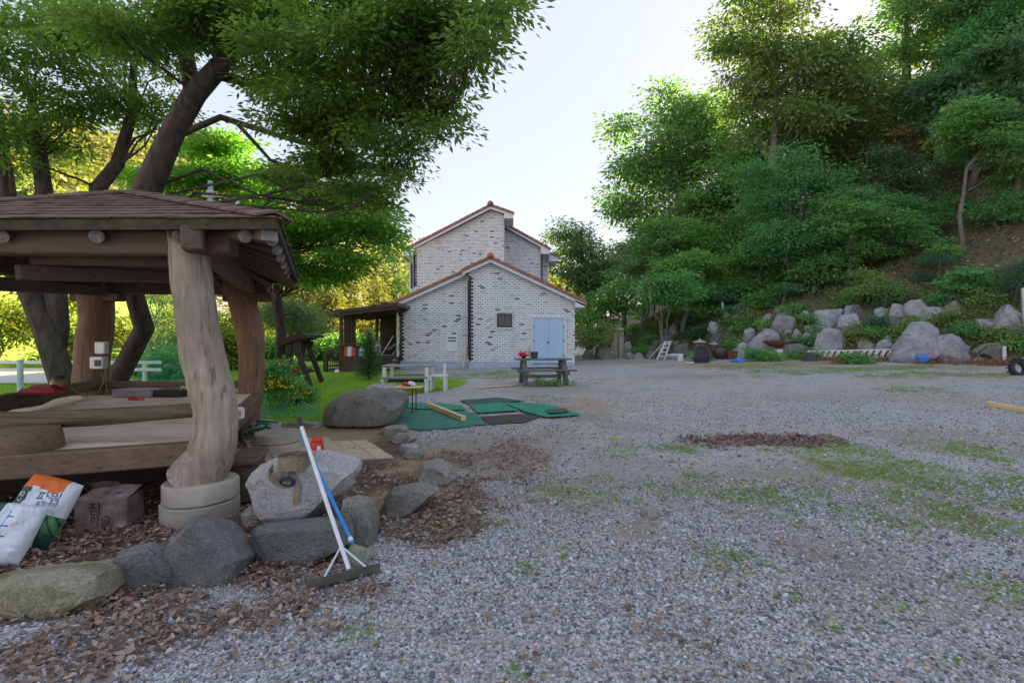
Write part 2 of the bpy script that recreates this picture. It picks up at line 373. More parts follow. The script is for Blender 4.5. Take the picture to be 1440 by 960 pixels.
LM = {'maple': leafmat('maple_leaf', (.078, .118, .034), (.042, .068, .021), .55, (.11, .17, .045), k=2.1),
      'maplelit': leafmat('lit_maple_leaf', (.085, .17, .032), (.045, .10, .022), .48, (.16, .26, .05), k=2.0),  # lit copy of the maple leaf, light through the crown put into its colour
      'oak': leafmat('oak_leaf', (.072, .125, .05), (.036, .068, .030), .35, k=2.5),
      'dog': leafmat('dogwood_leaf', (.06, .15, .062), (.03, .08, .036), .35, k=2.2),
      'fresh': leafmat('fresh_leaf', (.10, .24, .085), (.06, .15, .05), .35, k=1.5),
      'bush': leafmat('bush_leaf', (.085, .17, .045), (.04, .09, .025), .35, k=2.2),
      'conifer': leafmat('conifer_needle', (.035, .085, .050), (.018, .045, .030), .15, k=2.1),
      'yew': leafmat('young_conifer_needle', (.05, .12, .04), (.025, .07, .025), .2, k=1.5),
      'dead': leafmat('withered_leaf', (.40, .27, .13), (.24, .15, .07), .2),
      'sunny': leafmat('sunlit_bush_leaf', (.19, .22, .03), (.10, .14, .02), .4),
      'pine': leafmat('pine_needle', (.13, .175, .085), (.06, .095, .045), .25, k=1.9),
      'farpine': leafmat('far_tree_leaf', (.20, .19, .05), (.09, .11, .035), .35),  # warm sunlight on the far trees put into the yellow leaf colour
      'forest': leafmat('forest_leaf', (.06, .10, .04), (.03, .06, .025), .3, k=1.9),
      'grass': leafmat('lawn_blade', (.29, .44, .075), (.18, .31, .045), .4),
      'weed': leafmat('weed_leaf', (.23, .32, .10), (.12, .19, .055), .35, (.38, .42, .17)),
      'litter': leafmat('dry_leaf', (.33, .215, .165), (.15, .092, .072), .12, (.50, .40, .32), .8),
      'redlitter': leafmat('red_dry_leaf', (.25, .14, .125), (.13, .07, .065), .12, (.36, .23, .19), .8),
      'rusty': leafmat('rusty_brush', (.30, .12, .05), (.15, .065, .035), .12, (.42, .22, .09), .8)}

for k_, (a_, b_, t_) in LMX.items(): LM[k_] = leafmat(k_+'_leaf', a_, b_, t_, k=2.3)
# ------------------------------------------------------------------ foliage engine
def leaf_arrays(pos, axis, nrm, L, wd, rnd):
    """one rhombic folded leaf (two triangles a side of the midrib) per row"""
    N = len(pos); L = np.asarray(L).reshape(-1, 1)*np.ones((N, 1))
    axis = axis/(np.linalg.norm(axis, axis=1, keepdims=True)+1e-9)
    side = np.cross(axis, nrm); side /= (np.linalg.norm(side, axis=1, keepdims=True)+1e-9)
    up = np.cross(side, axis)
    v = np.empty((N, 4, 3), np.float32)
    v[:, 0] = pos; v[:, 1] = pos+axis*L*.45+side*L*wd*.5+up*L*.05; v[:, 2] = pos+axis*L; v[:, 3] = pos+axis*L*.45-side*L*wd*.5+up*L*.05
    f = (np.arange(N)*4)[:, None]+np.array([[0, 1, 2, 3]])
    return v.reshape(-1, 3), f, np.repeat(rnd, 4)
def crown_leaves(clumps, n, L, wd, rng, flat=.35, per=22, spread=.32, hollow=.15, droop=.25):
    """clumps: list of (centre, (rx, ry, rz)); leaves sit in flattish sprays round twig ends"""
    vol = np.array([c[1][0]*c[1][1]*c[1][2] for c in clumps])**.67; vol /= vol.sum()
    P = []; O = []
    for (c, r), q in zip(clumps, vol):
        k = max(2, int(n*q/per)); d = rng.normal(size=(k, 3)); d /= np.linalg.norm(d, axis=1, keepdims=True)
        rad = rng.uniform(hollow**3, 1, k)**(1/3); rad *= 1+.18*np.clip(rng.normal(size=k), -1.6, 1.4)
        tw = np.array(c)+d*rad[:, None]*np.array(r); O.append(np.repeat(d, per, 0)); P.append(np.repeat(tw, per, 0))
    P = np.concatenate(P); O = np.concatenate(O); N = len(P)
    off = np.clip(rng.normal(size=(N, 3)), -1.7, 1.7)*spread; off[:, 2] *= flat; off[:, 2] -= .22*np.linalg.norm(off[:, :2], axis=1)
    pos = P+off
    ax = off+O*spread*.6+rng.normal(size=(N, 3))*spread*.5; ax[:, 2] -= droop*spread
    nr = rng.normal(size=(N, 3))*.55; nr[:, 2] += 1
    tr = np.repeat(rng.uniform(0, 1, N//per), per); rnd = np.clip(.55*tr+.45*rng.uniform(0, 1, N), 0, 1)
    return leaf_arrays(pos, ax, nr, L*rng.uniform(.65, 1.25, N), wd, rnd), P[::per]
def dry_leaf_arrays(pos, axis, nrm, L, wd, rnd, rng):
    N = len(pos); L = np.asarray(L).reshape(-1, 1); axis = axis/np.linalg.norm(axis, axis=1, keepdims=True)
    side = np.cross(axis, nrm); side /= (np.linalg.norm(side, axis=1, keepdims=True)+1e-9); up = np.cross(side, axis)
    c1 = rng.uniform(-.10, .30, (N, 1)); c2 = rng.uniform(-.12, .30, (N, 1)); tb = rng.uniform(-.1, .35, (N, 1)); w1 = wd*rng.uniform(.4, .6, (N, 1)); w2 = wd*rng.uniform(.3, .5, (N, 1))
    v = np.empty((N, 8, 3), np.float32); m1 = pos+axis*L*.34; m2 = pos+axis*L*.70+up*L*tb*.35
    v[:, 0] = pos; v[:, 1] = m1; v[:, 2] = m2; v[:, 3] = pos+axis*L+up*L*tb
    v[:, 4] = m1+side*L*w1+up*L*c1; v[:, 5] = m1-side*L*w1+up*L*c2; v[:, 6] = m2+side*L*w2+up*L*c1; v[:, 7] = m2-side*L*w2+up*L*c2
    f = np.array([[0, 4, 1, 5], [1, 4, 6, 2], [1, 2, 7, 5], [2, 6, 3, 7]]); f = ((np.arange(N)*8)[:, None, None]+f[None]).reshape(-1, 4)
    return v.reshape(-1, 3), f, np.repeat(rnd, 8)
def curve_pts(a, b, n=5, sag=.0, rng=None, jit=.0):
    a = Vector(a); b = Vector(b); out = []
    L = (b-a).length
    for i in range(n+1):
        t = i/n; p = a.lerp(b, t); p.z += sag*L*4*t*(1-t)
        if 0 < i < n and jit: p += Vector(rng.normal(size=3))*jit*L
        out.append(p)
    return out
def plant(name, label, cat, base, stems, clumps, n, L, wd, leaf, bark, seed, group=None, branch=.35, twigs=3, crown_name='crown', trunk_name='trunk', **kw):
    """tree or shrub: Empty > trunk (stems and limbs), crown (leaves)"""
    rng = np.random.default_rng(seed); base = Vector(base)
    t = thing(name, label, cat, base, group)
    b = B(); nodes = []
    for pts, rad in stems:
        b.tube(pts, rad, 9 if rad[0] > .05 else 6, wob=.25, seed=seed)
        for p, r in zip(pts, rad): nodes.append((Vector(p), r))
    for c, r in (clumps if nodes else []):
        c = Vector(c); cand = [q for q in nodes[1:] if q[0].z < c.z+.1*r[2]] or nodes
        p, pr = min(cand, key=lambda q: (q[0]-c).length+.25*(c.z-q[0].z > r[2]*4))
        br = min(.032, max(.012, pr*branch)); pts = curve_pts(p, c, 4, .06, rng, .06)
        b.tube(pts, [br, br*.8, br*.6, br*.45, br*.3], 5, cap=False)
        for k in range(twigs):
            d = rng.normal(size=3); d /= np.linalg.norm(d); e = c+Vector(d*np.array(r)*.9)
            s = pts[2+k % 2]
            b.tube(curve_pts(s, e, 3, .05, rng, .07), [br*.45, br*.33, br*.22, br*.1], 4, cap=False)
    if b.v: mk(trunk_name, b, bark, t, smooth=True)
    (v, f, rn), tw = crown_leaves(clumps, n, L, wd, rng, **kw)
    o = link(crown_name, npmesh(crown_name, v-np.array(base), f, [leaf], rnd=rn), t)
    return t
def px_clumps(x0, y0, x1, y1, d, k, seed, size=.42, depth=.8, shape=None, zf=.36):
    """k clumps filling the ellipsoid seen in a pixel box at depth d"""
    rng = np.random.default_rng(seed); a = at(x0, y0, d); c = at(x1, y1, d); ctr = (a+c)/2
    rx = abs(c.x-a.x)/2; rz = abs(a.z-c.z)/2; ry = rx*depth; out = []
    for i in range(k):
        for _ in range(30):
            q = rng.uniform(-1, 1, 3)
            if np.linalg.norm(q) < 1 and (shape is None or shape(q)): break
        m = size*rng.uniform(.4, 1.2); q = q*(1.06-m*.6)
        out.append(((ctr.x+q[0]*rx, ctr.y+q[1]*ry, ctr.z+q[2]*rz), (rx*m, ry*m, min(rz*m*.8, rx*m*zf))))
    return out
def px_path(pts, d0, d1=None):
    d1 = d1 or d0; n = len(pts)
    return [at(x, y, d0+(d1-d0)*i/max(1, n-1)) for i, (x, y) in enumerate(pts)]
def px_r(ws, d): return [w/2*d/F for w in ws]

# ------------------------------------------------------------------ rocks
def rock_mesh(hull_pts, seed, cuts=3, amp=.05, sm=1, rough=1.0, cut=.90, sprd=.10):
    bm = bmesh.new()
    for p in hull_pts: bm.verts.new(p)
    r = bmesh.ops.convex_hull(bm, input=bm.verts)
    junk = [e for e in r['geom_interior']+r['geom_unused'] if isinstance(e, bmesh.types.BMVert)]
    if junk: bmesh.ops.delete(bm, geom=list(set(junk)), context='VERTS')
    bmesh.ops.triangulate(bm, faces=bm.faces[:])
    co = np.array([v.co for v in bm.verts]); size = float(np.mean(co.max(0)-co.min(0)))
    bmesh.ops.subdivide_edges(bm, edges=bm.edges[:], cuts=cuts, use_grid_fill=True)
    for _ in range(sm): bmesh.ops.smooth_vert(bm, verts=bm.verts[:], factor=.5, use_axis_x=True, use_axis_y=True, use_axis_z=True)
    bmesh.ops.subdivide_edges(bm, edges=bm.edges[:], cuts=1, use_grid_fill=True)
    bm.normal_update()
    so = Vector((seed*3.17, seed*1.31, seed*.77)); rg_ = np.random.default_rng(seed+900)
    P = np.array([v.co for v in bm.verts]); mid = P.mean(0); P = P-mid
    for k in range(12 if cut > .85 else 18):
        dq = rg_.normal(size=3); dq[2] = abs(dq[2])*.8; dq /= np.linalg.norm(dq); pr = P@dq; lim = pr.max()*rg_.uniform(cut-sprd, cut+.03)
        P -= np.outer(np.clip(pr-lim, 0, None)*.97, dq)
    for v, p in zip(bm.verts, P+mid): v.co = p
    bm.normal_update()
    for v in bm.verts:
        p = v.co/size
        h = mnoise.noise(p*2.2+so)*1.0+mnoise.noise(p*5+so)*.5+abs(mnoise.noise(p*3.1-so))*-.6+abs(mnoise.noise(p*7+so))*-.45*rough+mnoise.noise(p*13+so)*.26*rough+mnoise.noise(p*27+so)*.14*rough
        v.co += v.normal*h*amp*size
    me = bpy.data.meshes.new('rock'); bm.to_mesh(me); bm.free()
    me.polygons.foreach_set('use_smooth', np.ones(len(me.polygons), bool)); me.set_sharp_from_angle(angle=R(24)); return me
def rock(name, label, hull, mat, seed, group=None, cat='rock', parent=None, cuts=3, amp=.04, sm=1, cut=.92, sprd=.10, hull2=None):
    h = [Vector(p) for p in hull]
    org = Vector((sum(p.x for p in h)/len(h), sum(p.y for p in h)/len(h), min(p.z for p in h)))
    me = rock_mesh([p-org for p in h], seed, cuts, amp, sm, 1.0, cut, sprd)
    if hull2:
        m2 = rock_mesh([Vector(p)-org for p in hull2], seed+50, cuts, amp, sm, 1.0, cut, sprd); bm = bmesh.new(); bm.from_mesh(me); bm.from_mesh(m2); bm.to_mesh(me); bm.free()
        me.polygons.foreach_set('use_smooth', np.ones(len(me.polygons), bool))
    me.materials.append(mat)
    o = link(name, me, None, org); return tag(o, label, cat, group)
def px_hull(poly, d, thick, back=.75, lift=0, seed=0):
    """front outline seen at depth d, with a smaller back outline thick metres behind and a bulged front"""
    rng = np.random.default_rng(seed); f = [at(x, y, d) for x, y in poly]; c = sum(f, Vector())/len(f)
    zmin = min(p.z for p in f); zmax = max(p.z for p in f)
    for p in f: p.z -= .06*max(0, 1-(p.z-zmin)/(.35*(zmax-zmin)))
    zmin = min(p.z for p in f); out = [Vector((p.x, p.y+thick*.25*rng.uniform(.6, 1.3), p.z)) for p in f]
    for p in f:
        q = c+(p-c)*rng.uniform(.66, .90); q.y = d-thick*.12*rng.uniform(.1, 1.3); q.z = max(q.z, zmin); out.append(q)
        e = c+(p-c)*back; e.y = d+thick*rng.uniform(.8, 1.1); e.z = zmin+(p.z-zmin)*back+lift; out.append(e)
    return out

# ================================================================== THE SETTING
def growth(start, step, end, g=1.06):
    out = [start]; s = step
    while out[-1] < end: s *= g; out.append(out[-1]+s)
    return out
def inpoly(x, y, poly):
    ins = np.zeros(x.shape, bool); n = len(poly)
    for i in range(n):
        x1, y1 = poly[i]; x2, y2 = poly[(i+1) % n]
        c = ((y1 > y) != (y2 > y)) & (x < (x2-x1)*(y-y1)/((y2-y1) if y2 != y1 else 1e-9)+x1); ins ^= c
    return ins
def gpoly(pts):
    out = []
    for p in pts: g = G(*p); out.append((g.x, g.y))
    return out
def ell(px, py, rx, ry, s=1.0):
    g = G(px, py); u = G(px, py-ry); l = G(px, py+ry); return (g.x, (u.y+l.y)/2, rx*g.y/F, max(.12, (u.y-l.y)/2), s)
def ellmask(x, y, ells, seed=0, wob=.9):
    m = np.zeros(np.shape(x)); n = (fbm(x*1.7, y*1.7, seed)-.5)*wob*1.6+(fbm(x*5, y*5, seed+9)-.5)*wob
    for cx, cy, rx, ry, s in ells:
        q = np.sqrt(((x-cx)/rx)**2+((y-cy)/ry)**2)+n; m = np.maximum(m, s*sst(1.15, .45, q))
    return m
SOIL = gpoly([(0, 880), (150, 868), (330, 815), (440, 800), (545, 745), (640, 690), (612, 655), (585, 630), (560, 606), (450, 600)])+[(-4.2, 9.6), (-9, 9.8), (-9.5, 2.2), (-3, 1.8)]
LAWN = [(-4.3, 9.4), (-2.9, 9.3), (-2.9, 13.0), (-1.6, 15.5), (-1.6, 17.5), (-4, 21), (-5.6, 24), (-9, 25), (-9, 60), (-45, 60), (-45, 9), (-9, 9)]
SAND = [ell(890, 510, 60, 4, .55), ell(1000, 513, 90, 4, .6), ell(1120, 513, 90, 4, .6), ell(1250, 516, 110, 4, .6), ell(1370, 518, 90, 4, .5), ell(470, 612, 110, 13), ell(600, 655, 50, 22, .9), ell(560, 700, 70, 26, .8), ell(830, 570, 60, 14, .7), ell(420, 630, 60, 14)]
LITT = [ell(60, 780, 130, 60), ell(200, 870, 280, 45), ell(60, 930, 160, 40, .8), ell(400, 800, 130, 36), ell(600, 735, 90, 40), ell(660, 690, 50, 30), ell(480, 835, 90, 22, .7), ell(250, 770, 60, 20),
        ell(620, 650, 40, 20, .6), ell(720, 660, 70, 40, .35), ell(1180, 790, 70, 40, .3), ell(940, 900, 60, 30, .2)]
RED = [ell(1060, 621, 100, 10, .75), ell(1090, 617, 90, 6, .6)]
GRASS = [ell(1330, 527, 120, 6, .95), ell(1180, 521, 120, 4, .9), ell(1050, 517, 80, 3, .8), ell(1380, 640, 70, 20, .8), ell(1300, 720, 90, 40, .7), ell(1120, 680, 60, 20, .5), ell(930, 690, 50, 18, .4), ell(1050, 700, 95, 35, .8), ell(1330, 680, 120, 60, .95), ell(1390, 740, 60, 40, .85), ell(960, 630, 40, 9, .8), ell(840, 690, 80, 28, .55), ell(1260, 650, 60, 25, .7), ell(690, 738, 60, 12, .7), ell(620, 742, 40, 10, .5),
         ell(740, 800, 24, 20, .6), ell(690, 840, 18, 14, .6), ell(1020, 790, 50, 26, .55), ell(1260, 860, 50, 20, .6), ell(1400, 830, 60, 30, .55), ell(490, 890, 40, 16, .5), ell(725, 945, 40, 10, .6), ell(1180, 880, 60, 20, .4),
         ell(1300, 548, 60, 6, .8), ell(1200, 520, 160, 5, .9), ell(1060, 516, 90, 4, .9), ell(900, 508, 60, 3, .7), ell(760, 560, 40, 6, .5), ell(800, 775, 30, 15, .4), ell(1330, 930, 60, 25, .5), ell(700, 527, 80, 6, .8), ell(860, 640, 50, 12, .4), ell(1190, 720, 60, 40, .45)]
DIRT = [ell(720, 620, 150, 18, .5), ell(1100, 665, 200, 20, .45), ell(1350, 620, 120, 25, .5), ell(900, 670, 120, 25, .4), ell(1380, 860, 90, 50, .35), ell(700, 650, 120, 45, .65), ell(780, 700, 110, 40, .5), ell(640, 700, 60, 30, .6), ell(1320, 720, 120, 60, .6), ell(1000, 700, 130, 30, .4), ell(880, 600, 60, 12, .5), ell(1200, 560, 200, 8, .35), ell(520, 880, 70, 30, .4), ell(1180, 830, 80, 30, .4), ell(900, 745, 60, 22, .8), ell(1130, 760, 90, 34, .5), ell(800, 585, 80, 14, .8), ell(1230, 700, 90, 50, .3), ell(960, 530, 120, 5, .6), ell(1100, 510, 200, 4, .8), ell(770, 548, 90, 8, .5)]
def masks(x, y):
    wx = x+(fbm(x*2.1, y*2.1, 21)-.5)*.55; wy = y+(fbm(x*2.1, y*2.1, 31)-.5)*.55
    soil = inpoly(wx, wy, SOIL).astype(float); lawn = inpoly(wx, wy, LAWN).astype(float)
    return soil*(1-lawn), lawn, ellmask(x, y, SAND, 2), np.clip(ellmask(x, y, LITT, 4), 0, 1), ellmask(x, y, RED, 6), ellmask(x, y, GRASS, 8), ellmask(x, y, DIRT, 12)
xs = np.array(sorted(set(np.round(np.concatenate([np.arange(-8, 8.01, .09), growth(8, .09, 260), -np.array(growth(8, .09, 260))]), 4))))
ys = np.array(sorted(set(np.round(np.concatenate([np.arange(.9, 11, .09), growth(11, .1, 260, 1.045), -np.array(growth(-.9, .3, 60, 1.15))]), 4))))
XX, YY = np.meshgrid(xs, ys); ZZ = hgt(XX, YY)
gv = np.stack([XX, YY, ZZ], -1).reshape(-1, 3); nx, ny = len(xs), len(ys)
ii = (np.arange(ny-1)[:, None]*nx+np.arange(nx-1)[None, :]).ravel(); gf = np.stack([ii, ii+1, ii+nx+1, ii+nx], 1)
fs_ = hill_s(gv[gf].mean(1)[:, 0], gv[gf].mean(1)[:, 1])
soil, lawn, sand, litt, redm, grs, dirt = masks(gv[:, 0], gv[:, 1])
def groundmat():
    m, n, b = newmat('gravel_yard'); co = coords(n)
    A = nd(n, 'ShaderNodeAttribute', attribute_name='zone_a'); A2 = nd(n, 'ShaderNodeAttribute', attribute_name='zone_b')
    s1 = n.nodes.new('ShaderNodeSeparateColor'); s2 = n.nodes.new('ShaderNodeSeparateColor'); n.links.new(A.outputs['Color'], s1.inputs[0]); n.links.new(A2.outputs['Color'], s2.inputs[0])
    v = n.nodes.new('ShaderNodeTexVoronoi'); v.inputs['Scale'].default_value = 52; n.links.new(co, v.inputs['Vector'])
    sep = n.nodes.new('ShaderNodeSeparateColor'); n.links.new(v.outputs['Color'], sep.inputs[0])
    gcol = ramp(n, sep.outputs[0], [(0, (.28, .275, .28)), (.5, (.50, .495, .505)), (1, (.68, .675, .685))])
    big = noise(n, co, .35, 5); fine = noise(n, co, 6, 6); gr = noise(n, co, 60, 4)
    gcol = mixc(n, ramp(n, v.outputs['Distance'], [(.35, (0,)*3), (.8, (.7,)*3)]), gcol, (.11, .10, .095))
    gcol = mixc(n, ramp(n, big, [(.42, (0,)*3), (.66, (.6,)*3)]), gcol, (.40, .345, .29)); mid_ = noise(n, co, 1.3, 6, .65); gcol = mixc(n, ramp(n, mid_, [(.5, (0,)*3), (.68, (.55,)*3)]), gcol, (.30, .27, .21))
    soilc = ramp(n, fine, [(.3, (.085, .06, .045)), (.7, (.20, .145, .105))])
    sandc = ramp(n, fine, [(.3, (.30, .205, .125)), (.7, (.44, .32, .20))])
    dirtc = ramp(n, gr, [(.3, (.20, .165, .125)), (.7, (.34, .29, .23))])
    lawnc = ramp(n, gr, [(.3, (.17, .28, .04)), (.7, (.29, .44, .075))])
    ltc = ramp(n, gr, [(.35, (.09, .05, .038)), (.65, (.26, .155, .11))])
    rdc = ramp(n, gr, [(.35, (.08, .04, .038)), (.65, (.20, .095, .08))])
    gsc = ramp(n, gr, [(.3, (.15, .17, .07)), (.7, (.32, .33, .16))])
    c = mixc(n, s1.outputs[0], gcol, soilc); c = mixc(n, s2.outputs[2], c, dirtc); c = mixc(n, s1.outputs[2], c, sandc)
    half = n.nodes.new('ShaderNodeMath'); half.operation = 'MULTIPLY'; half.inputs[1].default_value = .8; n.links.new(s2.outputs[0], half.inputs[0])
    c = mixc(n, half.outputs[0], c, ltc); c = mixc(n, s2.outputs[1], c, rdc)
    gm = n.nodes.new('ShaderNodeMath'); gm.operation = 'MULTIPLY'; n.links.new(A.outputs['Alpha'], gm.inputs[0]); n.links.new(ramp(n, fine, [(.38, (0,)*3), (.62, (.9,)*3)]), gm.inputs[1])
    c = mixc(n, gm.outputs[0], c, gsc); c = mixc(n, s1.outputs[1], c, lawnc)
    n.links.new(c, b.inputs['Base Color']); b.inputs['Roughness'].default_value = .92; b.inputs['Specular IOR Level'].default_value = .25
    h = n.nodes.new('ShaderNodeMath'); h.operation = 'SUBTRACT'; h.inputs[0].default_value = 1; n.links.new(v.outputs['Distance'], h.inputs[1])
    bump(n, h.outputs[0], b, .018, .8); return m
def hillmat():
    m, n, b = newmat('leafy_hillside_soil'); co = coords(n)
    f = noise(n, co, 9, 8, .75); g = noise(n, co, .5, 4); k = noise(n, co, 30, 5, .8)
    c = ramp(n, k, [(.3, (.055, .035, .025)), (.5, (.14, .092, .066)), (.68, (.30, .21, .145))])
    c = mixc(n, ramp(n, g, [(.42, (0,)*3), (.62, (.75,)*3)]), c, ramp(n, f, [(.35, (.06, .085, .03)), (.65, (.20, .20, .09))]))
    n.links.new(c, b.inputs['Base Color']); b.inputs['Roughness'].default_value = .95; bump(n, f, b, .12, .9); return m
def sub(faces, name, mat):
    u, inv = np.unique(faces, return_inverse=True); me = npmesh(name, gv[u], inv.reshape(faces.shape), [mat], smooth=True)
    o = link(name, me); o['kind'] = 'structure'; return o, u
go, gu = sub(gf[fs_ < .15], 'ground', groundmat()); ho, hu = sub(gf[fs_ >= .15], 'hillside', hillmat())
for nm_, ch in (('zone_a', (soil, lawn, sand, grs)), ('zone_b', (litt, redm, dirt, soil*0+1))):
    a = go.data.attributes.new(nm_, 'FLOAT_COLOR', 'POINT'); a.data.foreach_set('color', np.stack([c[gu] for c in ch], 1).astype(np.float32).ravel())
# pale road beyond the garden on the left
b = B(); rp = [(-60, 15.0), (-30, 17.5), (-17, 21), (-14.5, 30), (-14, 30.5)]
b.prism([(-60, 16.6, .05), (-13, 16.6, .05), (-13, 21.5, .05), (-60, 21.5, .05)], (0, 0, .03)); tag(mk('road', b, W['roadm']), kind='structure')

# gravel: real stones, scattered, sizes and turns varied
def stones_gn(name, pts, scl, mat, seed):
    me = bpy.data.meshes.new(name); me.vertices.add(len(pts)); me.vertices.foreach_set('co', np.asarray(pts, np.float32).ravel())
    a = me.attributes.new('scl', 'FLOAT', 'POINT'); a.data.foreach_set('value', np.asarray(scl, np.float32)); me.update()
    o = link(name, me); g = bpy.data.node_groups.new(name, 'GeometryNodeTree')
    g.interface.new_socket('Geometry', in_out='INPUT', socket_type='NodeSocketGeometry'); g.interface.new_socket('Geometry', in_out='OUTPUT', socket_type='NodeSocketGeometry')
    gi = g.nodes.new('NodeGroupInput'); gout = g.nodes.new('NodeGroupOutput'); L = g.links.new
    jn = g.nodes.new('GeometryNodeGeometryToInstance')
    for k in range(6):
        ic = g.nodes.new('GeometryNodeMeshIcoSphere'); ic.inputs['Radius'].default_value = 1; ic.inputs['Subdivisions'].default_value = 2
        nz = g.nodes.new('ShaderNodeTexNoise'); nz.noise_dimensions = '4D'; nz.inputs['W'].default_value = k*7.3+seed; nz.inputs['Scale'].default_value = 1.1; nz.inputs['Detail'].default_value = 1
        sb = g.nodes.new('ShaderNodeVectorMath'); sb.operation = 'SUBTRACT'; sb.inputs[1].default_value = (.5, .5, .5); L(nz.outputs['Color'], sb.inputs[0])
        ml = g.nodes.new('ShaderNodeVectorMath'); ml.operation = 'SCALE'; ml.inputs['Scale'].default_value = 2.3; L(sb.outputs[0], ml.inputs[0])
        sp = g.nodes.new('GeometryNodeSetPosition'); L(ic.outputs[0], sp.inputs[0]); L(ml.outputs[0], sp.inputs['Offset'])
        tr = g.nodes.new('GeometryNodeTransform'); tr.inputs['Scale'].default_value = (1, .8-.05*(k % 3), .62+.06*(k % 2)); L(sp.outputs[0], tr.inputs[0])
        ss = g.nodes.new('GeometryNodeSetShadeSmooth'); ss.inputs['Shade Smooth'].default_value = False; L(tr.outputs[0], ss.inputs[0])
        sm = g.nodes.new('GeometryNodeSetMaterial'); sm.inputs['Material'].default_value = mat; L(ss.outputs[0], sm.inputs[0]); L(sm.outputs[0], jn.inputs[0])
    ip = g.nodes.new('GeometryNodeInstanceOnPoints'); ip.inputs['Pick Instance'].default_value = True; L(gi.outputs[0], ip.inputs['Points']); L(jn.outputs[0], ip.inputs['Instance'])
    ri = g.nodes.new('FunctionNodeRandomValue'); ri.data_type = 'INT'; ri.inputs[4].default_value = 0; ri.inputs[5].default_value = 5; L(ri.outputs[2], ip.inputs['Instance Index'])
    rr = g.nodes.new('FunctionNodeRandomValue'); rr.data_type = 'FLOAT_VECTOR'; rr.inputs[0].default_value = (-.5, -.5, 0); rr.inputs[1].default_value = (.5, .5, 6.28); L(rr.outputs[0], ip.inputs['Rotation'])
    na = g.nodes.new('GeometryNodeInputNamedAttribute'); na.data_type = 'FLOAT'; na.inputs[0].default_value = 'scl'; L(na.outputs[0], ip.inputs['Scale'])
    L(ip.outputs[0], gout.inputs[0]); md = o.modifiers.new('scatter', 'NODES'); md.node_group = g
    o['kind'] = 'stuff'; return o
def stonemat():
    m, n, b = newmat('gravel_stone'); oi = n.nodes.new('ShaderNodeObjectInfo')
    c = ramp(n, oi.outputs['Random'], [(0, (.07, .072, .08)), (.3, (.25, .255, .275)), (.6, (.45, .46, .495)), (.88, (.66, .67, .71)), (.92, (.52, .42, .33)), (1, (.56, .43, .31))])
    f = noise(n, coords(n), 1.5, 5); c = mixc(n, ramp(n, f, [(.4, (0,)*3), (.75, (.5,)*3)]), c, (.30, .29, .29))
    n.links.new(c, b.inputs['Base Color']); b.inputs['Roughness'].default_value = .85; return m
SM = stonemat()
def fan(n, y0, y1, rng, xr=1.12, power=1.0, xmin=-1.12):
    y = y0+(y1-y0)*rng.uniform(0, 1, n)**power; x = rng.uniform(xmin, xr, n)*(y+.3); return x, y
rg = np.random.default_rng(3)
def gravel(n, y0, y1, s0, s1, seed):
    x, y = fan(n, y0, y1, rg, power=.62); so, la, sa, li, re, gr_, di = masks(x, y)
    keep = rg.uniform(0, 1, len(x)) > np.clip(so*.93+la+sa*.9+di*.75+gr_*.40+li*.35+re*.7+sst(.42, .72, fbm(x*.45, y*.45, 77))*.30, 0, 1)
    keep &= (hill_s(x, y) < -.2) & (rg.uniform(0, 1, len(x)) > sst(8, 15, y)) & (rg.uniform(0, 1, len(x)) > .35*sst(.4, .6, fbm(x*.8+9, y*.8, 55)))
    x = x[keep]; y = y[keep]; s = s0+(s1-s0)*rg.uniform(0, 1, len(x))**1.7; s *= 1+.7*(rg.uniform(0, 1, len(x)) > .94)
    return np.stack([x, y, hgt(x, y)+s*.30], 1), s
p1, c1 = gravel(125000, 1.2, 5.6, .0058, .0115, 1); p2, c2 = gravel(105000, 5.4, 15, .008, .015, 2)
tag(stones_gn('gravel', np.concatenate([p1, p2]), np.concatenate([c1, c2]), SM, 1))

# dry leaf litter and weeds: nobody could count them
def scatter_leaves(name, n, ells, region, L, wd, mat, seed, maskfn, zoff=.006, curl=.5, up=.0, near=True):
    rng = np.random.default_rng(seed); x, y = region(n, rng); m = maskfn(x, y); k = rng.uniform(0, 1, len(x)) < m; x = x[k]; y = y[k]; N = len(x)
    a = rng.uniform(0, 6.283, N); ax = np.stack([np.cos(a), np.sin(a), rng.normal(0, .22, N)+up], 1)
    nr = rng.normal(size=(N, 3))*curl; nr[:, 2] += 1; pos = np.stack([x, y, hgt(x, y)+zoff+rng.uniform(0, .022, N)], 1)
    v, f, r = (dry_leaf_arrays(pos, ax, nr, L*rng.uniform(.45, 1.4, N), wd, rng.uniform(0, 1, N), rng) if near else leaf_arrays(pos, ax, nr, L*rng.uniform(.5, 1.3, N), wd, rng.uniform(0, 1, N)))
    o = link(name, npmesh(name, v, f, [mat], rnd=r)); o['kind'] = 'stuff'; return o
def lit_m(x, y):
    so, la, sa, li, re, g_, di = masks(x, y); return np.clip(li*.95+so*.35*(1-sa)+.010, 0, 1)*(1-la)*(1-sa*.6)*(1-.93*((x > -3.5) & (x < -1.3) & (y > 6.3) & (y < 8.3)))
scatter_leaves('leaf_litter', 85000, LITT, lambda n, r: fan(n, 1.2, 8.5, r, .5, .7), .043, .45, LM['litter'], 11, lit_m)
scatter_leaves('scattered_leaves', 1500, None, lambda n, r: fan(n, 1.4, 9, r, 1.1, .7, -.2), .045, .42, LM['litter'], 12, lambda x, y: np.full(x.shape, .45)*(1-masks(x, y)[1]))
scatter_leaves('red_leaf_patch', 11000, RED, lambda n, r: (r.uniform(1.5, 5.0, n), r.uniform(6.4, 9.4, n)), .055, .45, LM['redlitter'], 13, lambda x, y: masks(x, y)[4]*.75, .002)
def hl(n, r):
    x = r.uniform(2, 40, n); y = r.uniform(12, 50, n); return x, y
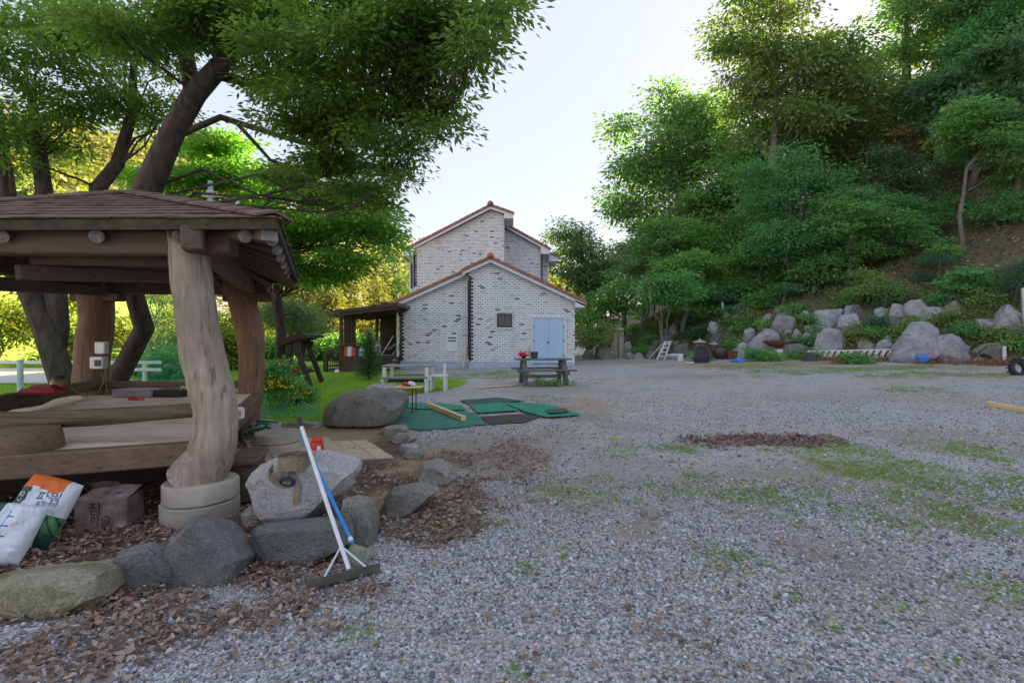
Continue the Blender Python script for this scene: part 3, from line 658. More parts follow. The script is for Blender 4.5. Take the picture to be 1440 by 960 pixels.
scatter_leaves('hillside_litter', 90000, None, hl, .17, .5, LM['litter'], 14, lambda x, y: sst(2.0, 5.0, hill_s(x, y))*(x > .35*y)*.9, .02, .6, near=False)
scatter_leaves('rusty_brush', 60000, None, lambda n, r: (r.uniform(10, 19, n), r.uniform(15, 28, n)), .16, .25, LM['rusty'], 15, lambda x, y: sst(-.9, -.3, hill_s(x, y))*sst(.9, .3, hill_s(x, y))*sst(.42, .6, fbm(x*.5, y*.5, 51))*sst(9.5, 12, x), .02, .9, .6, near=False)
def blades(name, x, y, L, wd, mat, seed, lean=.55, zoff=0.0):
    rng = np.random.default_rng(seed); N = len(x); a = rng.uniform(0, 6.283, N)
    ax = np.stack([np.cos(a)*lean, np.sin(a)*lean, np.ones(N)*rng.uniform(.35, 1, N)], 1); nr = np.stack([np.cos(a+1.2), np.sin(a+1.2), np.full(N, .35)], 1)
    v, f, r = leaf_arrays(np.stack([x, y, hgt(x, y)+zoff], 1), ax, nr, L*rng.uniform(.5, 1.4, N), wd, np.clip(.6*fbm(x*.9, y*.9, 41)+.4*rng.uniform(0, 1, N), 0, 1))
    o = link(name, npmesh(name, v, f, [mat], rnd=r)); o['kind'] = 'stuff'; return o
rw = np.random.default_rng(21)
x, y = fan(620000, 1.3, 23, rw, 1.1, .8); mk_ = masks(x, y); tuft = vnoise(x*8, y*8, 90)*sst(.2, .55, vnoise(x*2.6, y*2.6, 91))
k = rw.uniform(0, 1, len(x)) < (mk_[5]*(.22+.62*sst(.10, .42, tuft))+.9*sst(.62, .8, vnoise(x*5, y*5, 92)*vnoise(x*1.1, y*1.1, 93)**.5)*.35)*(1-mk_[1])*(1-mk_[0]*.8); blades('weed_patches', x[k], y[k], .036, .36, LM['weed'], 22, 1.1)
x = rw.uniform(-18, -1, 150000); y = 9+19*rw.uniform(0, 1, 150000)**1.4; k = masks(x, y)[1] > .5
blades('lawn_grass', x[k], y[k], .07, .22, LM['grass'], 23, .6)
def hb(n, r):
    x = r.uniform(4, 24, n); y = r.uniform(14, 42, n); return x, y
x, y = hb(160000, rw); s_ = hill_s(x, y); k = rw.uniform(0, 1, len(x)) < sst(.2, 1.5, s_)*sst(9, 4, s_)*sst(.36, .58, fbm(x*.45, y*.45, 61))
blades('hillside_grass', x[k], y[k], .30, .22, leafmat('dry_bank_grass', (.17, .21, .075), (.09, .12, .04), .3, (.34, .30, .15)), 24, .8)

# ================================================================== GAZEBO
P1, P2, P3, P4 = Vector((-2.68, 4.39, 0)), Vector((-4.30, 8.42, 0)), Vector((-6.72, 8.35, 0)), Vector((-5.15, 4.34, 0))
gz = thing('gazebo', 'rustic log gazebo with red-brown shingle roof and raised plank deck', 'gazebo', (-4.7, 6.37, 0))
def zat(py, d): return CAMZ+(HORIZON-py)*d/F
# posts
def post(pts, ws, d, mat, seed, cosq):
    b = B(); dense = []; rr = []
    P = [at(x, y, d) for x, y in pts]; rs = [w_/2*d/F*cosq for w_ in ws]
    for i in range(len(P)-1):
        for k in range(4):
            t = k/4; a = P[max(i-1, 0)]; e = P[min(i+2, len(P)-1)]
            q = .5*((2*P[i])+(-a+P[i+1])*t+(2*a-5*P[i]+4*P[i+1]-e)*t*t+(-a+3*P[i]-3*P[i+1]+e)*t**3)
            dense.append(q); rr.append(rs[i]*(1-t)+rs[i+1]*t)
    dense.append(P[-1]); rr.append(rs[-1])
    b.tube(dense, rr, 22, wob=.10, seed=seed); return mk('post', b, mat, gz, smooth=50)
po = post([(273, 676), (284, 660), (296, 640), (302, 615), (303, 580), (297, 545), (289, 515), (278, 460), (270, 400), (266, 355), (264, 325)], [86, 80, 72, 68, 65, 66, 66, 62, 60, 58, 58], 4.39, W['post'], 2, .853)
po['label'] = 'thick weathered front post with a sinuous bend'
post([(350, 597), (351, 570), (354, 520), (352, 470), (340, 420), (328, 395), (322, 370)], [36, 34, 38, 40, 42, 46, 46], 8.42, W['postred'], 5, .89)
post([(128, 600), (126, 560), (130, 500), (136, 450), (134, 410), (130, 380), (128, 350)], [52, 52, 54, 52, 54, 60, 60], 8.35, W['postred'], 9, .78)
b = B(); b.tube([P4+Vector((0, 0, .3)), P4+Vector((.05, 0, 1.2)), P4+Vector((.3, 0, 2.0)), P4+Vector((.5, 0, 2.4))], [.2, .19, .17, .17], 18, wob=.1); mk('post', b, W['postred'], gz, smooth=50)
# footings: two stone discs each under the posts
for c, r, h in ((P1+Vector((0.0, 0, 0)), .285, .34), (P4, .29, .32), (P3, .27, .25)):
    z0 = ground(c.x, c.y)-.02
    b = B(); b.lathe((c.x, c.y, z0), [(r*1.0, 0), (r*1.04, .03), (r*1.04, h*.48), (r*.99, h*.5)], 26, wob=.08); mk('footing_stone', b, W['conc'], gz, smooth=45)
    b = B(); b.lathe((c.x+.01, c.y-.005, z0), [(r*.95, h*.5+.004), (r*1.0, h*.55), (r*1.0, h*.95), (r*.95, h)], 26, wob=.10); mk('footing_stone', b, W['conc'], gz, smooth=45)
c = at(368, 598, 8.42)
hp = [Vector((c.x+.30*math.cos(a)*(1+.2*math.sin(3*a)), 8.42+.28*math.sin(a), z)) for a in np.linspace(0, 6, 9) for z in (0, .16)]+[Vector((c.x, 8.42, .2))]
me = rock_mesh([p-worg(gz) for p in hp], 4, 2, .04); me.materials.append(RK['light']); link('footing_stone', me, gz)
# deck
D1, D2, D3, D4 = Vector((-2.80, 4.47, .61)), Vector((-4.25, 8.35, .61)), Vector((-6.9, 7.95, .61)), Vector((-5.6, 3.30, .61))
nb = 16
for i in range(nb):
    t0, t1 = (i+.02)/nb, (i+.98)/nb
    a, e, c_, d_ = D1.lerp(D2, t0), D1.lerp(D2, t1), D4.lerp(D3, t1), D4.lerp(D3, t0); dz = random.uniform(-.002, .003)
    b = B(); b.prism([p+Vector((0, 0, dz)) for p in (d_, a, e, c_)][::-1], (0, 0, .03)); mk('deck_board', b, W['deck'], gz)
def deckbeam(a, e, wd, z, h, mat, name='deck_beam', bev=.012):
    b = B(); b.bar((a.x, a.y, z), (e.x, e.y, z), wd, h, bev=bev); return mk(name, b, mat, gz)
off = Vector((-.04, -.09, 0))
deckbeam(D1+off+Vector((.10, .04, 0)), D4+off, .15, .555, .185, W['rim'])
deckbeam(D1+Vector((.10, .05, 0)), D2+Vector((.10, 0, 0)), .14, .555, .18, W['log']); deckbeam(D2+Vector((0, .09, 0)), D3+Vector((0, .09, 0)), .14, .55, .18, W['rim']); deckbeam(D4+Vector((-.09, .05, 0)), D3+Vector((-.09, 0, 0)), .14, .55, .18, W['rim'])
deckbeam(Vector((-3.0, 5.1, 0)), Vector((-6.0, 4.2, 0)), .16, .30, .28, W['dkwood'], 'ground_beam'); deckbeam(Vector((-3.9, 7.2, 0)), Vector((-6.5, 6.7, 0)), .16, .30, .28, W['dkwood'], 'ground_beam')
for x, y in ((-3.0, 4.85), (-5.2, 4.0), (-4.1, 7.6), (-6.4, 7.2), (-4.0, 5.0)):
    b = B(); b.box((x, y, .23), (.2, .22, .48), rotz(.3), bev=.01); mk('deck_prop', b, W['dkwood'], gz)
b = B(); b.box((-2.55, 4.95, .2), (.20, .5, .36), rotz(.25), bev=.01); b.box((-2.55, 4.95, .40), (.26, .62, .05), rotz(.3), bev=.01); mk('side_step', b, W['log'], gz)
# log rails
def rail(a, e, r0, r1, mat, sag=-.01, seed=1):
    b = B(); pts = curve_pts(a, e, 8, sag, np.random.default_rng(seed), .004); b.tube(pts, [r0+(r1-r0)*i/8 for i in range(9)], 14, wob=.22, seed=seed); return mk('log_rail', b, mat, gz, smooth=60)
rail(at(285, 575, 4.40), (P4.x, P4.y, .84), .062, .085, W['log'], -.012, 3)
rail((P3.x, P3.y, .80), (P4.x-.1, P4.y+.1, .80), .085, .10, W['log'], 0, 5)
deckbeam(P3, P2, .07, .775, .11, W['rim'], 'log_rail')
b = B(); q = at(32, 612, 4.12); b.lathe((q.x, q.y, .645), [(.25, 0), (.255, .02), (.24, .13), (.23, .165), (.18, .17)], 24, wob=.06); mk('rail_stump', b, [W['rim']], gz, smooth=40)
# plate beams, ties, rafters
ZP = 2.33
for a, e in ((P1, P2), (P2, P3), (P3, P4), (P4, P1)):
    d = (e-a).normalized()*.30; b = B(); b.bar((a.x-d.x, a.y-d.y, ZP+.02), (e.x+d.x, e.y+d.y, ZP+.02), .16, .20, bev=.015); mk('plate_beam', b, W['beam'], gz)
for a, e, dz in ((P1, P3, .17), (P2, P4, .19)):
    b = B(); b.bar((a.x, a.y, ZP+dz), (e.x, e.y, ZP+dz), .13, .15, bev=.015); mk('tie_beam', b, W['beam'], gz)
for a, e in ((Vector((-4.35, 4.5, 2.12)), Vector((-3.55, 6.0, 2.25))), (Vector((-4.9, 4.7, 2.05)), Vector((-6.2, 7.8, 2.25))), (Vector((-4.3, 4.6, 2.27)), Vector((-2.9, 4.75, 2.27)))):
    b = B(); b.bar(a, e, .10, .14, bev=.012); mk('brace', b, W['beam'], gz)
for px_, py_ in ((330, 400), (128, 395)):
    q = {258: P1, 330: P2, 128: P3}[px_]; b = B(); b.bar((q.x-.40, q.y-.03, 2.20), (q.x+.40, q.y-.03, 2.20), .20, .14, bev=.02); mk('bracket', b, W['beam'], gz)
C1, C2, C3, C4, AP = Vector((-1.90, 4.12, 2.47)), Vector((-3.44, 8.2, 2.47)), Vector((-7.6, 8.6, 2.47)), Vector((-6.1, 4.15, 2.46)), Vector((-4.75, 6.37, 3.30))
facets = [(C4, C1), (C1, C2), (C2, C3), (C3, C4)]
def rafter(tip, top, r):
    b = B(); b.tube([tip, tip.lerp(top, .5), top], [r, r*1.03, r], 12); b.m[-2] = 1; return mk('rafter', b, [W['beamy'], W['logend']], gz, smooth=40)
for px_ in (2, 136, 252, 345):
    tip = at(px_, 336, 4.20); tip.z = 2.375; f = (px_+150)/560; rafter(tip, (C4.lerp(C1, f)).lerp(AP, .86)+Vector((0, 0, -.085)), .054)
for i in range(8):
    f = (i+.45)/8; e = C1.lerp(C2, f); rafter(e.lerp(AP, .02)+Vector((-.01, 0, -.10)), e.lerp(AP, .84+.02*(i % 2))+Vector((0, 0, -.09)), .058)
for ca, cb in ((C2, C3), (C3, C4)):
    for i in range(5):
        e = ca.lerp(cb, (i+.5)/5); rafter(e.lerp(AP, .02)+Vector((0, 0, -.10)), e.lerp(AP, .85)+Vector((0, 0, -.09)), .055)
for c in (C1, C2, C3, C4):
    b = B(); a = c.lerp(AP, .03)+Vector((0, 0, -.10)); b.bar(a, AP+Vector((0, 0, -.13)), .12, .13); b.m[3] = 0; mk('hip_rafter', b, [W['beamy']], gz)
b = B(); q = C1.lerp(AP, .028)+Vector((0, 0, -.10)); b.box(q, (.12, .03, .12), rotz(.6)); mk('hip_end', b, W['logend'], gz)
b = B()
for a, e in facets: b.prism([a, e, AP], (0, 0, .035))
roof = mk('roof', b, W['beam'], gz)
for a, e in facets:
    b = B(); b.bar(a+Vector((0, 0, -.012)), e+Vector((0, 0, -.012)), .035, .085); mk('fascia', b, W['mossedge'], roof)
def shingle_facet(a, e, seed):
    rng = random.Random(seed); nrm = (e-a).cross(AP-a).normalized()
    if nrm.z < 0: nrm = -nrm
    mid = a.lerp(e, .5); rows = 11; al = (e-a).normalized(); upv = (nrm.cross(al)); upv = upv if upv.z > 0 else -upv
    H = (AP-a).dot(upv); off0 = (AP-a).dot(al); Ltot = (e-a).length
    for r in range(rows):
        h0 = H*r/rows-.02*(r == 0); h1 = min(H, H*(r+1.35)/rows); t = h0/H; x0 = off0*t; x1 = Ltot+(off0-Ltot)*t; tt = min(1, h1/H)
        x = x0-rng.uniform(0, .25)
        while x < x1:
            wd = rng.uniform(.30, .48)
            if r == rows-1: wd = 2
            l0, l1 = max(x, x0), min(x+wd-.008, x1)
            k0, k1 = max(x, off0*tt), min(x+wd-.008, Ltot+(off0-Ltot)*tt)
            if l1-l0 > .03:
                if k1 < k0: k0 = k1 = min(max((l0+l1)/2, off0*tt), Ltot+(off0-Ltot)*tt)
                lo = .052+rng.uniform(0, .008); hi = .039; th = .012
                sag = lambda q: .02*math.sin(q*2.3+seed)*0
                P = lambda u, hh, q: a+al*u+upv*hh+nrm*q
                vs = [P(l0, h0+rng.uniform(-.012, .012), lo-th), P(l1, h0+rng.uniform(-.012, .012), lo-th), P(k1, h1, hi-th+.004), P(k0, h1, hi-th+.004), P(l0, h0, lo), P(l1, h0, lo), P(k1, h1, hi), P(k0, h1, hi)]
                vs[4] = vs[0]+nrm*th; vs[5] = vs[1]+nrm*th
                b = B(); b.add(vs, [(3, 2, 1, 0), (4, 5, 6, 7), (0, 1, 5, 4), (1, 2, 6, 5), (2, 3, 7, 6), (3, 0, 4, 7)]); mk('shingle', b, W['shingle'], roof)
            x += wd
for i, (a, e) in enumerate(facets): shingle_facet(a, e, i+3)
for c, sd_ in ((C1, 1), (C2, 2), (C3, 3), (C4, 4)):           # hip cap shingles
    d = (AP-c); n_ = 10
    for i in range(n_):
        p, q = c+d*(i/n_), c+d*min(1, (i+1.25)/n_); b = B(); sdv = d.cross(Vector((0, 0, 1))).normalized()
        upz = Vector((0, 0, .088-.0*i)); lo = Vector((0, 0, .012))
        vs = [p+sdv*.15+upz*.55, p+upz+lo, p-sdv*.15+upz*.55, q+sdv*.14+upz*.5, q+upz*.92, q-sdv*.14+upz*.5]
        vs += [v+Vector((0, 0, -.02)) for v in vs]
        b.add(vs, [(0, 1, 4, 3), (1, 2, 5, 4), (6, 9, 10, 7), (7, 10, 11, 8), (0, 6, 7, 1), (1, 7, 8, 2), (3, 4, 10, 9), (4, 5, 11, 10), (0, 3, 9, 6), (2, 8, 11, 5)]); mk('hip_shingle', b, W['shingle'], roof)
# meter boxes on the back post, cable
q = at(143, 489, 8.12); b = B(); b.box(q, (.17, .10, .20), bev=.015); mk('switch_box', b, W['galv'], gz)
q = at(139, 510, 8.12); b = B(); b.box(q, (.22, .12, .20), bev=.015); mk('meter_box', b, W['galv'], gz); b = B(); b.box(q+Vector((.03, -.062, 0)), (.10, .012, .10)); mk('meter_window', b, W['glass'], gz)
b = B(); b.tube([at(140, 520, 8.12), at(147, 535, 8.1), at(138, 552, 7.6), at(118, 558, 7.0), at(100, 545, 6.4)], .008, 5); mk('cable', b, W['strap'], gz, smooth=True)
b = B(); b.tube([at(148, 520, 8.12), at(150, 550, 8.1), at(150, 575, 8.0)], .008, 5); mk('cable', b, W['strap'], gz, smooth=True)

# things on the gazebo
q = at(60, 541, 5.9); q.z = .885
b = B(); b.box(q+Vector((0, 0, .045)), (.42, .20, .07), rotz(.15), bev=.03); b.box(q+Vector((.02, 0, .09)), (.26, .12, .05), rotz(.1), bev=.02); tag(mk('red_tool_case', b, M_('faded_red_case', (.35, .02, .03), (.22, .015, .02), .5, 5, bmp=0)), 'flat red tool case on the side log rail of the gazebo', 'tool case')
q = at(82, 536, 6.1); t = thing('glass_jar', 'small brown glass jar with dark lid standing on the side log rail', 'jar', (q.x, q.y, .895))
b = B(); b.lathe((q.x, q.y, .895), [(.07, 0), (.075, .02), (.075, .13), (.05, .16)], 16); mk('body', b, M_('amber_glass', (.30, .17, .06), (.2, .1, .04), .2, 4, bmp=0), t, smooth=40)
b = B(); b.lathe((q.x, q.y, .895), [(.055, .162), (.055, .20)], 14); mk('lid', b, W['black'], t, smooth=40)
q = at(197, 560, 7.9); b = B(); b.box((q.x, q.y, .645+.055), (.62, .35, .11), rotz(-.05), bev=.01); tag(mk('wooden_crate', b, W['greywood']), 'low grey wooden crate on the deck by the back rail', 'crate')
q = at(240, 562, 7.9); t = thing('long_tray', 'dark long tray with white wire handles on the deck by the back rail', 'tray', (q.x, q.y, .645))
b = B(); b.box((q.x, q.y, .645+.05), (.55, .3, .10), rotz(-.05), bev=.01); mk('body', b, W['dkwood'], t)
b = B(); b.tube([(q.x+.22, q.y-.1, .74), (q.x+.24, q.y-.12, .80), (q.x+.34, q.y-.1, .78), (q.x+.33, q.y-.1, .66)], .008, 5); mk('handle', b, W['white'], t)
q = at(190, 570, 7.4); b = B(); b.box((q.x, q.y, .645+.025), (.18, .06, .05), rotz(.2), bev=.012); b.tube([(q.x+.06, q.y-.02, .665), (q.x+.16, q.y-.05, .665)], .015, 6); tag(mk('red_hand_tool', b, W['red']), 'small red hand tool lying on the deck in front of the crate', 'tool')
q = at(341, 564, 5.6); t = thing('wall_clock', 'small square white timer box on the side edge of the deck', 'timer', (q.x-.05, q.y, .648))
b = B(); b.box((q.x-.05, q.y, .648+.07), (.13, .05, .14), rotz(.3), bev=.02); mk('body', b, W['white'], t); b = B(); b.box((q.x-.042, q.y-.027, .648+.07), (.07, .006, .06), rotz(.3)); mk('dial', b, M_('pink_dial', (.6, .3, .32), None, .5, 20, bmp=0), t)
q = Vector((-3.72, 7.55, 0)); b = B()
for k in range(7):
    a = np.random.default_rng(k).uniform(-.16, .16, 6); b.tube([(q.x+a[0], q.y+a[1], .05+.04*k), (q.x+a[2], q.y+a[3], .14+.03*k), (q.x+a[4]+.1, q.y+a[5], .05+.04*k)], .018, 5)
tag(mk('green_rope_bundle', b, W['matg'], smooth=True), 'tangled green cord heaped beside the back footing stone', 'rope')

# sacks and carton in front of the deck
def text_mesh(txt, size):
    cu = bpy.data.curves.new('t', 'FONT'); cu.body = txt; cu.size = size; cu.align_x = 'CENTER'; cu.align_y = 'CENTER'; cu.resolution_u = 3
    o = bpy.data.objects.new('t', cu); C.objects.link(o); dg = bpy.context.evaluated_depsgraph_get(); dg.update()
    me = o.evaluated_get(dg).to_mesh(); vs = [tuple(v.co) for v in me.vertices]; fs = [tuple(p.vertices) for p in me.polygons]
    o.evaluated_get(dg).to_mesh_clear(); bpy.data.objects.remove(o); return vs, fs
def sack(name, label, ctr, wd, hh, th, M3, zone, mats, texts, seed):
    """pillow sack; local u across, v up; zone(u, v) picks the print"""
    def surf(u, v, s):                     # u, v in -1..1
        e = max(0, 1-abs(u)**3.2)**.5*max(0, 1-abs(v)**3.5)**.5
        wr = .03*mnoise.noise(Vector((u*2.0+seed, v*2.4, s*2)))+.016*abs(mnoise.noise(Vector((u*5+v*3, v*4+seed, s))))+.006*mnoise.noise(Vector((u*11, v*9+seed, s)))
        bulge = 1-.06*(abs(v)**2); return Vector((u*wd/2*bulge, -s*(th/2*e+wr*e), v*hh/2*(1-.05*abs(u)**2)))
    t = thing(name, label, 'sack', ctr); org = Vector(ctr)
    b = B(); n = 44
    for s in (1, -1):
        vs = [surf(-1+2*i/n, -1+2*j/n, s) for j in range(n+1) for i in range(n+1)]; base = len(b.v)
        b.add([org+M3 @ p for p in vs], [])
        for j in range(n):
            for i in range(n):
                a = base+j*(n+1)+i; q = (a, a+1, a+n+2, a+n+1)
                b.f.append(q if s == 1 else q[::-1]); b.m.append(zone(-1+2*(i+.5)/n, -1+2*(j+.5)/n) if s == 1 else 0)
    mk('body', b, mats, t, smooth=True)
    for txt, size, u, v, rot, mt in texts:
        tv, tf = text_mesh(txt, size); bb = B(); out = []
        for p in tv:
            x = p[0]*math.cos(rot)-p[1]*math.sin(rot); z = p[0]*math.sin(rot)+p[1]*math.cos(rot)
            uu, vv = u+x/(wd/2), v+z/(hh/2); s = surf(uu, vv, 1)+Vector((0, -.004, 0)); out.append(org+M3 @ s)
        bb.add(out, tf); mk('lettering', bb, mt, t)
    return t
MS = [W['sackwhite'], W['orange'], W['dgreen'], W['lgreen'], W['bluep']]
def zoneA(u, v):
    if v > .62-.30*(u+.4)**2 and u < .55 and v > .45+.35*u: return 1
    if u > .45 and v < -.05 and v > -.55: return 3 if (int((u+v)*9) % 3) else 2
    if u > .55 and v <= -.55: return 2
    if u < -.62+.10*math.sin(v*3): return 2
    return 0
def zoneB(u, v):
    if u < -.45: return 2
    if abs(u+.12) < .035 and v < .7: return 4
    if -.12 < u < .12 and abs((v*3.2) % 1-.5) < .07 and v < .6: return 4
    return 0
from mathutils import Euler
MA = Euler((R(-24), R(20), R(14))).to_matrix(); MB_ = Euler((R(-30), R(14), R(18))).to_matrix()
q = at(56, 718, 3.80); q.z = .255
sack('fertiliser_sack', 'plump white sack with orange top print leaning under the deck', q, .36, .50, .19, MA, zoneA, MS, [('파워', .085, .22, .40, .15, W['ink']), ('토양개량', .035, .30, .22, .15, W['ink']), ('유기질비료', .055, -.80, -.05, -1.57, W['sackwhite'])], 1)
q = at(10, 742, 3.52); q.z = .20
sack('fertiliser_sack', 'white sack with green side band and blue graph print beside the orange-topped sack', q, .32, .40, .17, MB_, zoneB, MS, [('비료', .07, -.72, .1, -1.57, W['sackwhite'])], 4)
q = at(137, 752, 4.08); cb = thing('carton', 'crumpled grey-brown cardboard carton with handwritten black lettering and torn top', 'carton', (q.x, q.y, .0))
RZ = rotz(.16); o3 = Vector((q.x, q.y+.13, .012)); bw, bd, bh = .38, .24, .24
def cw(p, amp=.012): p = Vector(p); return p+Vector((mnoise.noise(p*9), mnoise.noise(p*9+Vector((5, 5, 5))), mnoise.noise(p*9-Vector((3, 3, 3)))))*amp
b = B(); n = 12
def cface(o_, u, v, nu=12, nv=8):
    vs = [cw(o_+u*(i/nu)+v*(j/nv)) for j in range(nv+1) for i in range(nu+1)]
    b.add([o3+RZ @ p for p in vs], [(j*(nu+1)+i, j*(nu+1)+i+1, (j+1)*(nu+1)+i+1, (j+1)*(nu+1)+i) for j in range(nv) for i in range(nu)])
X, Y, Z = Vector((bw, 0, 0)), Vector((0, bd, 0)), Vector((0, 0, bh)); o0 = Vector((-bw/2, -bd/2, 0))
cface(o0, X, Z); cface(o0+X, Y, Z); cface(o0+Y, X, Z); cface(o0, Y, Z); cface(o0, X, Y)
mk('body', b, W['card'], cb, smooth=30)
for (o_, u, v) in ((o0+Z+X*.45, X*.55, Vector((.03, .16, .07))), (o0+Z, X*.42, Vector((.06, .12, .06))), (o0+Z+Y, X*.6, Vector((0, -.08, .10)))):
    b = B(); cface(o_, u, v, 6, 5); mk('torn_flap', b, W['card'], cb, smooth=30)
for txt, sz, u, v in (('참', .115, .40, .66), ('이슬', .09, .50, .27), ('이슬', .035, .72, 1.12)):
    tv, tf = text_mesh(txt, sz); bb = B(); out = []
    for p in tv:
        l = o0+X*(u+p[0]/bw)+Z*(v+p[1]/bh) if v < 1 else o0+Z+X*(u+p[0]/bw)+Vector((.03, .16, .07))*(.4+p[1]/.17)
        out.append(o3+RZ @ (cw(l)+Vector((0, -.004, .003 if v > 1 else 0))))
    bb.add(out, tf); mk('lettering', bb, W['ink'], cb)

# ================================================================== NEAR ROCKS
def prock(label, poly, d, thick, mat, seed, **kw): kw.setdefault('sm', 0); kw.setdefault('cut', .975); kw.setdefault('sprd', .045); return rock('rock', label, px_hull(poly, d, thick, seed=seed, **{k: v for k, v in kw.items() if k in ('back', 'lift')}), RK[mat], seed, **{k: v for k, v in kw.items() if k not in ('back', 'lift')})
prock('flat tan rock with mossy green lower side at the gravel edge', [(-60, 838), (-30, 818), (40, 812), (100, 806), (132, 815), (138, 845), (120, 868), (60, 888), (-20, 892), (-60, 870)], 2.85, .42, 'moss', 3, amp=.03)
prock('dark pointed rock with a sloping shoulder in front of the carton', [(222, 775), (246, 740), (268, 727), (284, 732), (306, 764), (332, 795), (322, 825), (270, 842), (225, 852)], 3.18, .40, 'dark', 12, amp=.04, hull2=px_hull([(143, 815), (160, 778), (205, 768), (250, 792), (250, 842), (210, 856), (158, 850)], 3.16, .36, seed=44))
slab = prock('large pale granite slab rock carrying the webbing strap', [(328, 683), (345, 665), (400, 640), (455, 636), (498, 645), (502, 662), (488, 690), (455, 722), (420, 742), (385, 748), (360, 730), (345, 705)], 3.98, .62, 'slab', 7, amp=.028, lift=.03)
prock('low dark grey rock with bluish face below the pale slab', [(338, 750), (350, 742), (400, 745), (450, 748), (488, 735), (492, 770), (455, 788), (400, 802), (372, 800), (345, 775)], 3.52, .4, 'dark', 9, amp=.04)
prock('rounded dark grey block propped under the blue rake', [(478, 705), (500, 698), (520, 704), (527, 735), (522, 765), (500, 775), (478, 765), (470, 735)], 3.78, .32, 'boulder', 14, amp=.03)
prock('grey rock with a split pale edge amid the litter', [(533, 705), (548, 690), (585, 682), (612, 684), (620, 692), (595, 708), (575, 725), (545, 732), (533, 722)], 4.45, .42, 'boulder', 17, amp=.05)
prock('low brown-grey wedge rock at the bend of the gravel edge', [(580, 672), (590, 654), (612, 648), (635, 662), (642, 675), (632, 684), (600, 684)], 5.35, .5, 'tan', 21, amp=.05)
prock('small flat edging stone beside the paver patch', [(566, 640), (572, 633), (590, 632), (596, 640), (590, 645), (572, 645)], 6.5, .35, 'tan', 22)
prock('flat grey edging stone next to the big boulder foot', [(532, 606), (540, 600), (565, 600), (572, 606), (560, 611), (540, 611)], 8.15, .5, 'tan', 24)
prock('tapered flat edging stone before the green mats', [(546, 618), (556, 609), (575, 609), (584, 617), (576, 624), (555, 622)], 7.5, .4, 'tan', 26)
prock('small pale edging stone half sunk in sand', [(556, 632), (562, 626), (582, 625), (588, 632), (580, 636), (562, 637)], 6.9, .4, 'light', 27)
rock('boulder', 'big smooth grey boulder with grooved flat top by the green mats', px_hull([(444, 590), (450, 574), (468, 556), (500, 549), (545, 548), (562, 553), (568, 565), (560, 588), (548, 599), (480, 601), (450, 600)], 8.75, 1.2, back=.85, seed=31), RK['boulder'], 31, cat='boulder', amp=.022, cuts=4, sm=1, cut=.97)
prock('flat pale stone lying on the lawn behind the boulder', [(512, 546), (520, 541), (545, 541), (556, 547), (530, 550)], 10.6, .6, 'light', 33)
prock('pale pad rock wedged below the pale slab by the front post', [(338, 722), (350, 712), (368, 718), (370, 742), (350, 748), (338, 740)], 4.2, .25, 'tan', 36)
# round stone disc step
q = G(376, 641); ss_ = thing('stone_step', 'round two-layer millstone step beside the gazebo deck', 'stone step', (q.x, q.y+.3, 0))
b = B(); b.lathe((q.x, q.y+.3, -.02), [(.29, 0), (.305, .02), (.305, .14), (.29, .155)], 30, wob=.05); mk('lower_disc', b, W['conc'], ss_, smooth=40)
b = B(); b.lathe((q.x, q.y+.3, -.02), [(.285, .158), (.30, .175), (.30, .27), (.28, .29)], 30, wob=.05); mk('upper_disc', b, W['conc'], ss_, smooth=40)
# pavers
pv = thing('paver_patch', 'patch of square sandy concrete pavers beside the gazebo', 'paving', (-2.2, 7.0, 0)); pv['kind'] = 'structure'; del pv['category']
o_ = Vector((-1.50, 6.52, 0)); rx = Vector((-.975, -.22, 0)).normalized(); ry = Vector((-.52, .86, 0)).normalized(); pw, pd = .235, .335
for j in range(5):
    for i in range(0 if j < 4 else 2, 9):
        if i > 7 and j < 1: continue
        a = o_+rx*(i*pw)+ry*(j*pd)
        if a.x < -3.6: continue
        g = .005; vs = [a+rx*g+ry*g, a+rx*(pw-g)+ry*g, a+rx*(pw-g)+ry*(pd-g), a+rx*g+ry*(pd-g)]; z = max(ground(p.x, p.y) for p in vs)+.014+random.uniform(-.004, .006)
        b = B(); b.prism([(p.x, p.y, z-.05) for p in vs][::-1], (random.uniform(-.002, .002), 0, .05)); mk('paver', b, W['paver'], pv)

# ================================================================== TOOLS ON AND BY THE PALE SLAB
from mathutils.bvhtree import BVHTree
sbv = BVHTree.FromPolygons([v.co+slab.location for v in slab.data.vertices], [tuple(p.vertices) for p in slab.data.polygons])
def on_slab(px, py, lift=.0):
    r = Vector(ray(px, py)).normalized(); hit = sbv.ray_cast(Vector((0, 0, CAMZ)), r)[0]
    return (hit if hit else at(px, py, 4.2))+Vector((0, -lift*.5, lift))
# levelling rake
hd = G(487, 803); e0 = at(432, 822, 3.10); e1 = at(534, 797, 3.34); mid = (e0+e1)/2; top = at(420, 588, 3.98)
rk = thing('levelling_rake', 'wide steel levelling rake with white pole leaning on the pale slab', 'rake', (mid.x, mid.y, 0))
b = B(); b.bar(e0, e1, .012, .055); hb_ = mk('head_bar', b, W['steel'], rk)
for i in range(26):
    p = e0.lerp(e1, (i+.5)/26); b = B(); b.bar(p+Vector((.0, .005, -.02)), p+Vector((.01, .045, -.05)), .007, .012); mk('tooth', b, W['steel'], hb_)
b = B(); lo = mid+Vector((.02, .02, .03)); tp = lo.lerp(top, .93); b.tube([lo, tp], .0155, 12); mk('pole', b, W['whitemetal'], rk, smooth=50)
b = B(); b.tube([tp, top], .018, 12); mk('grip', b, W['black'], rk, smooth=50)
for e in (.22, .80):
    b = B(); b.tube([lo.lerp(top, .13), e0.lerp(e1, e)+Vector((0, 0, .02))], .007, 6); mk('stay', b, W['whitemetal'], rk)
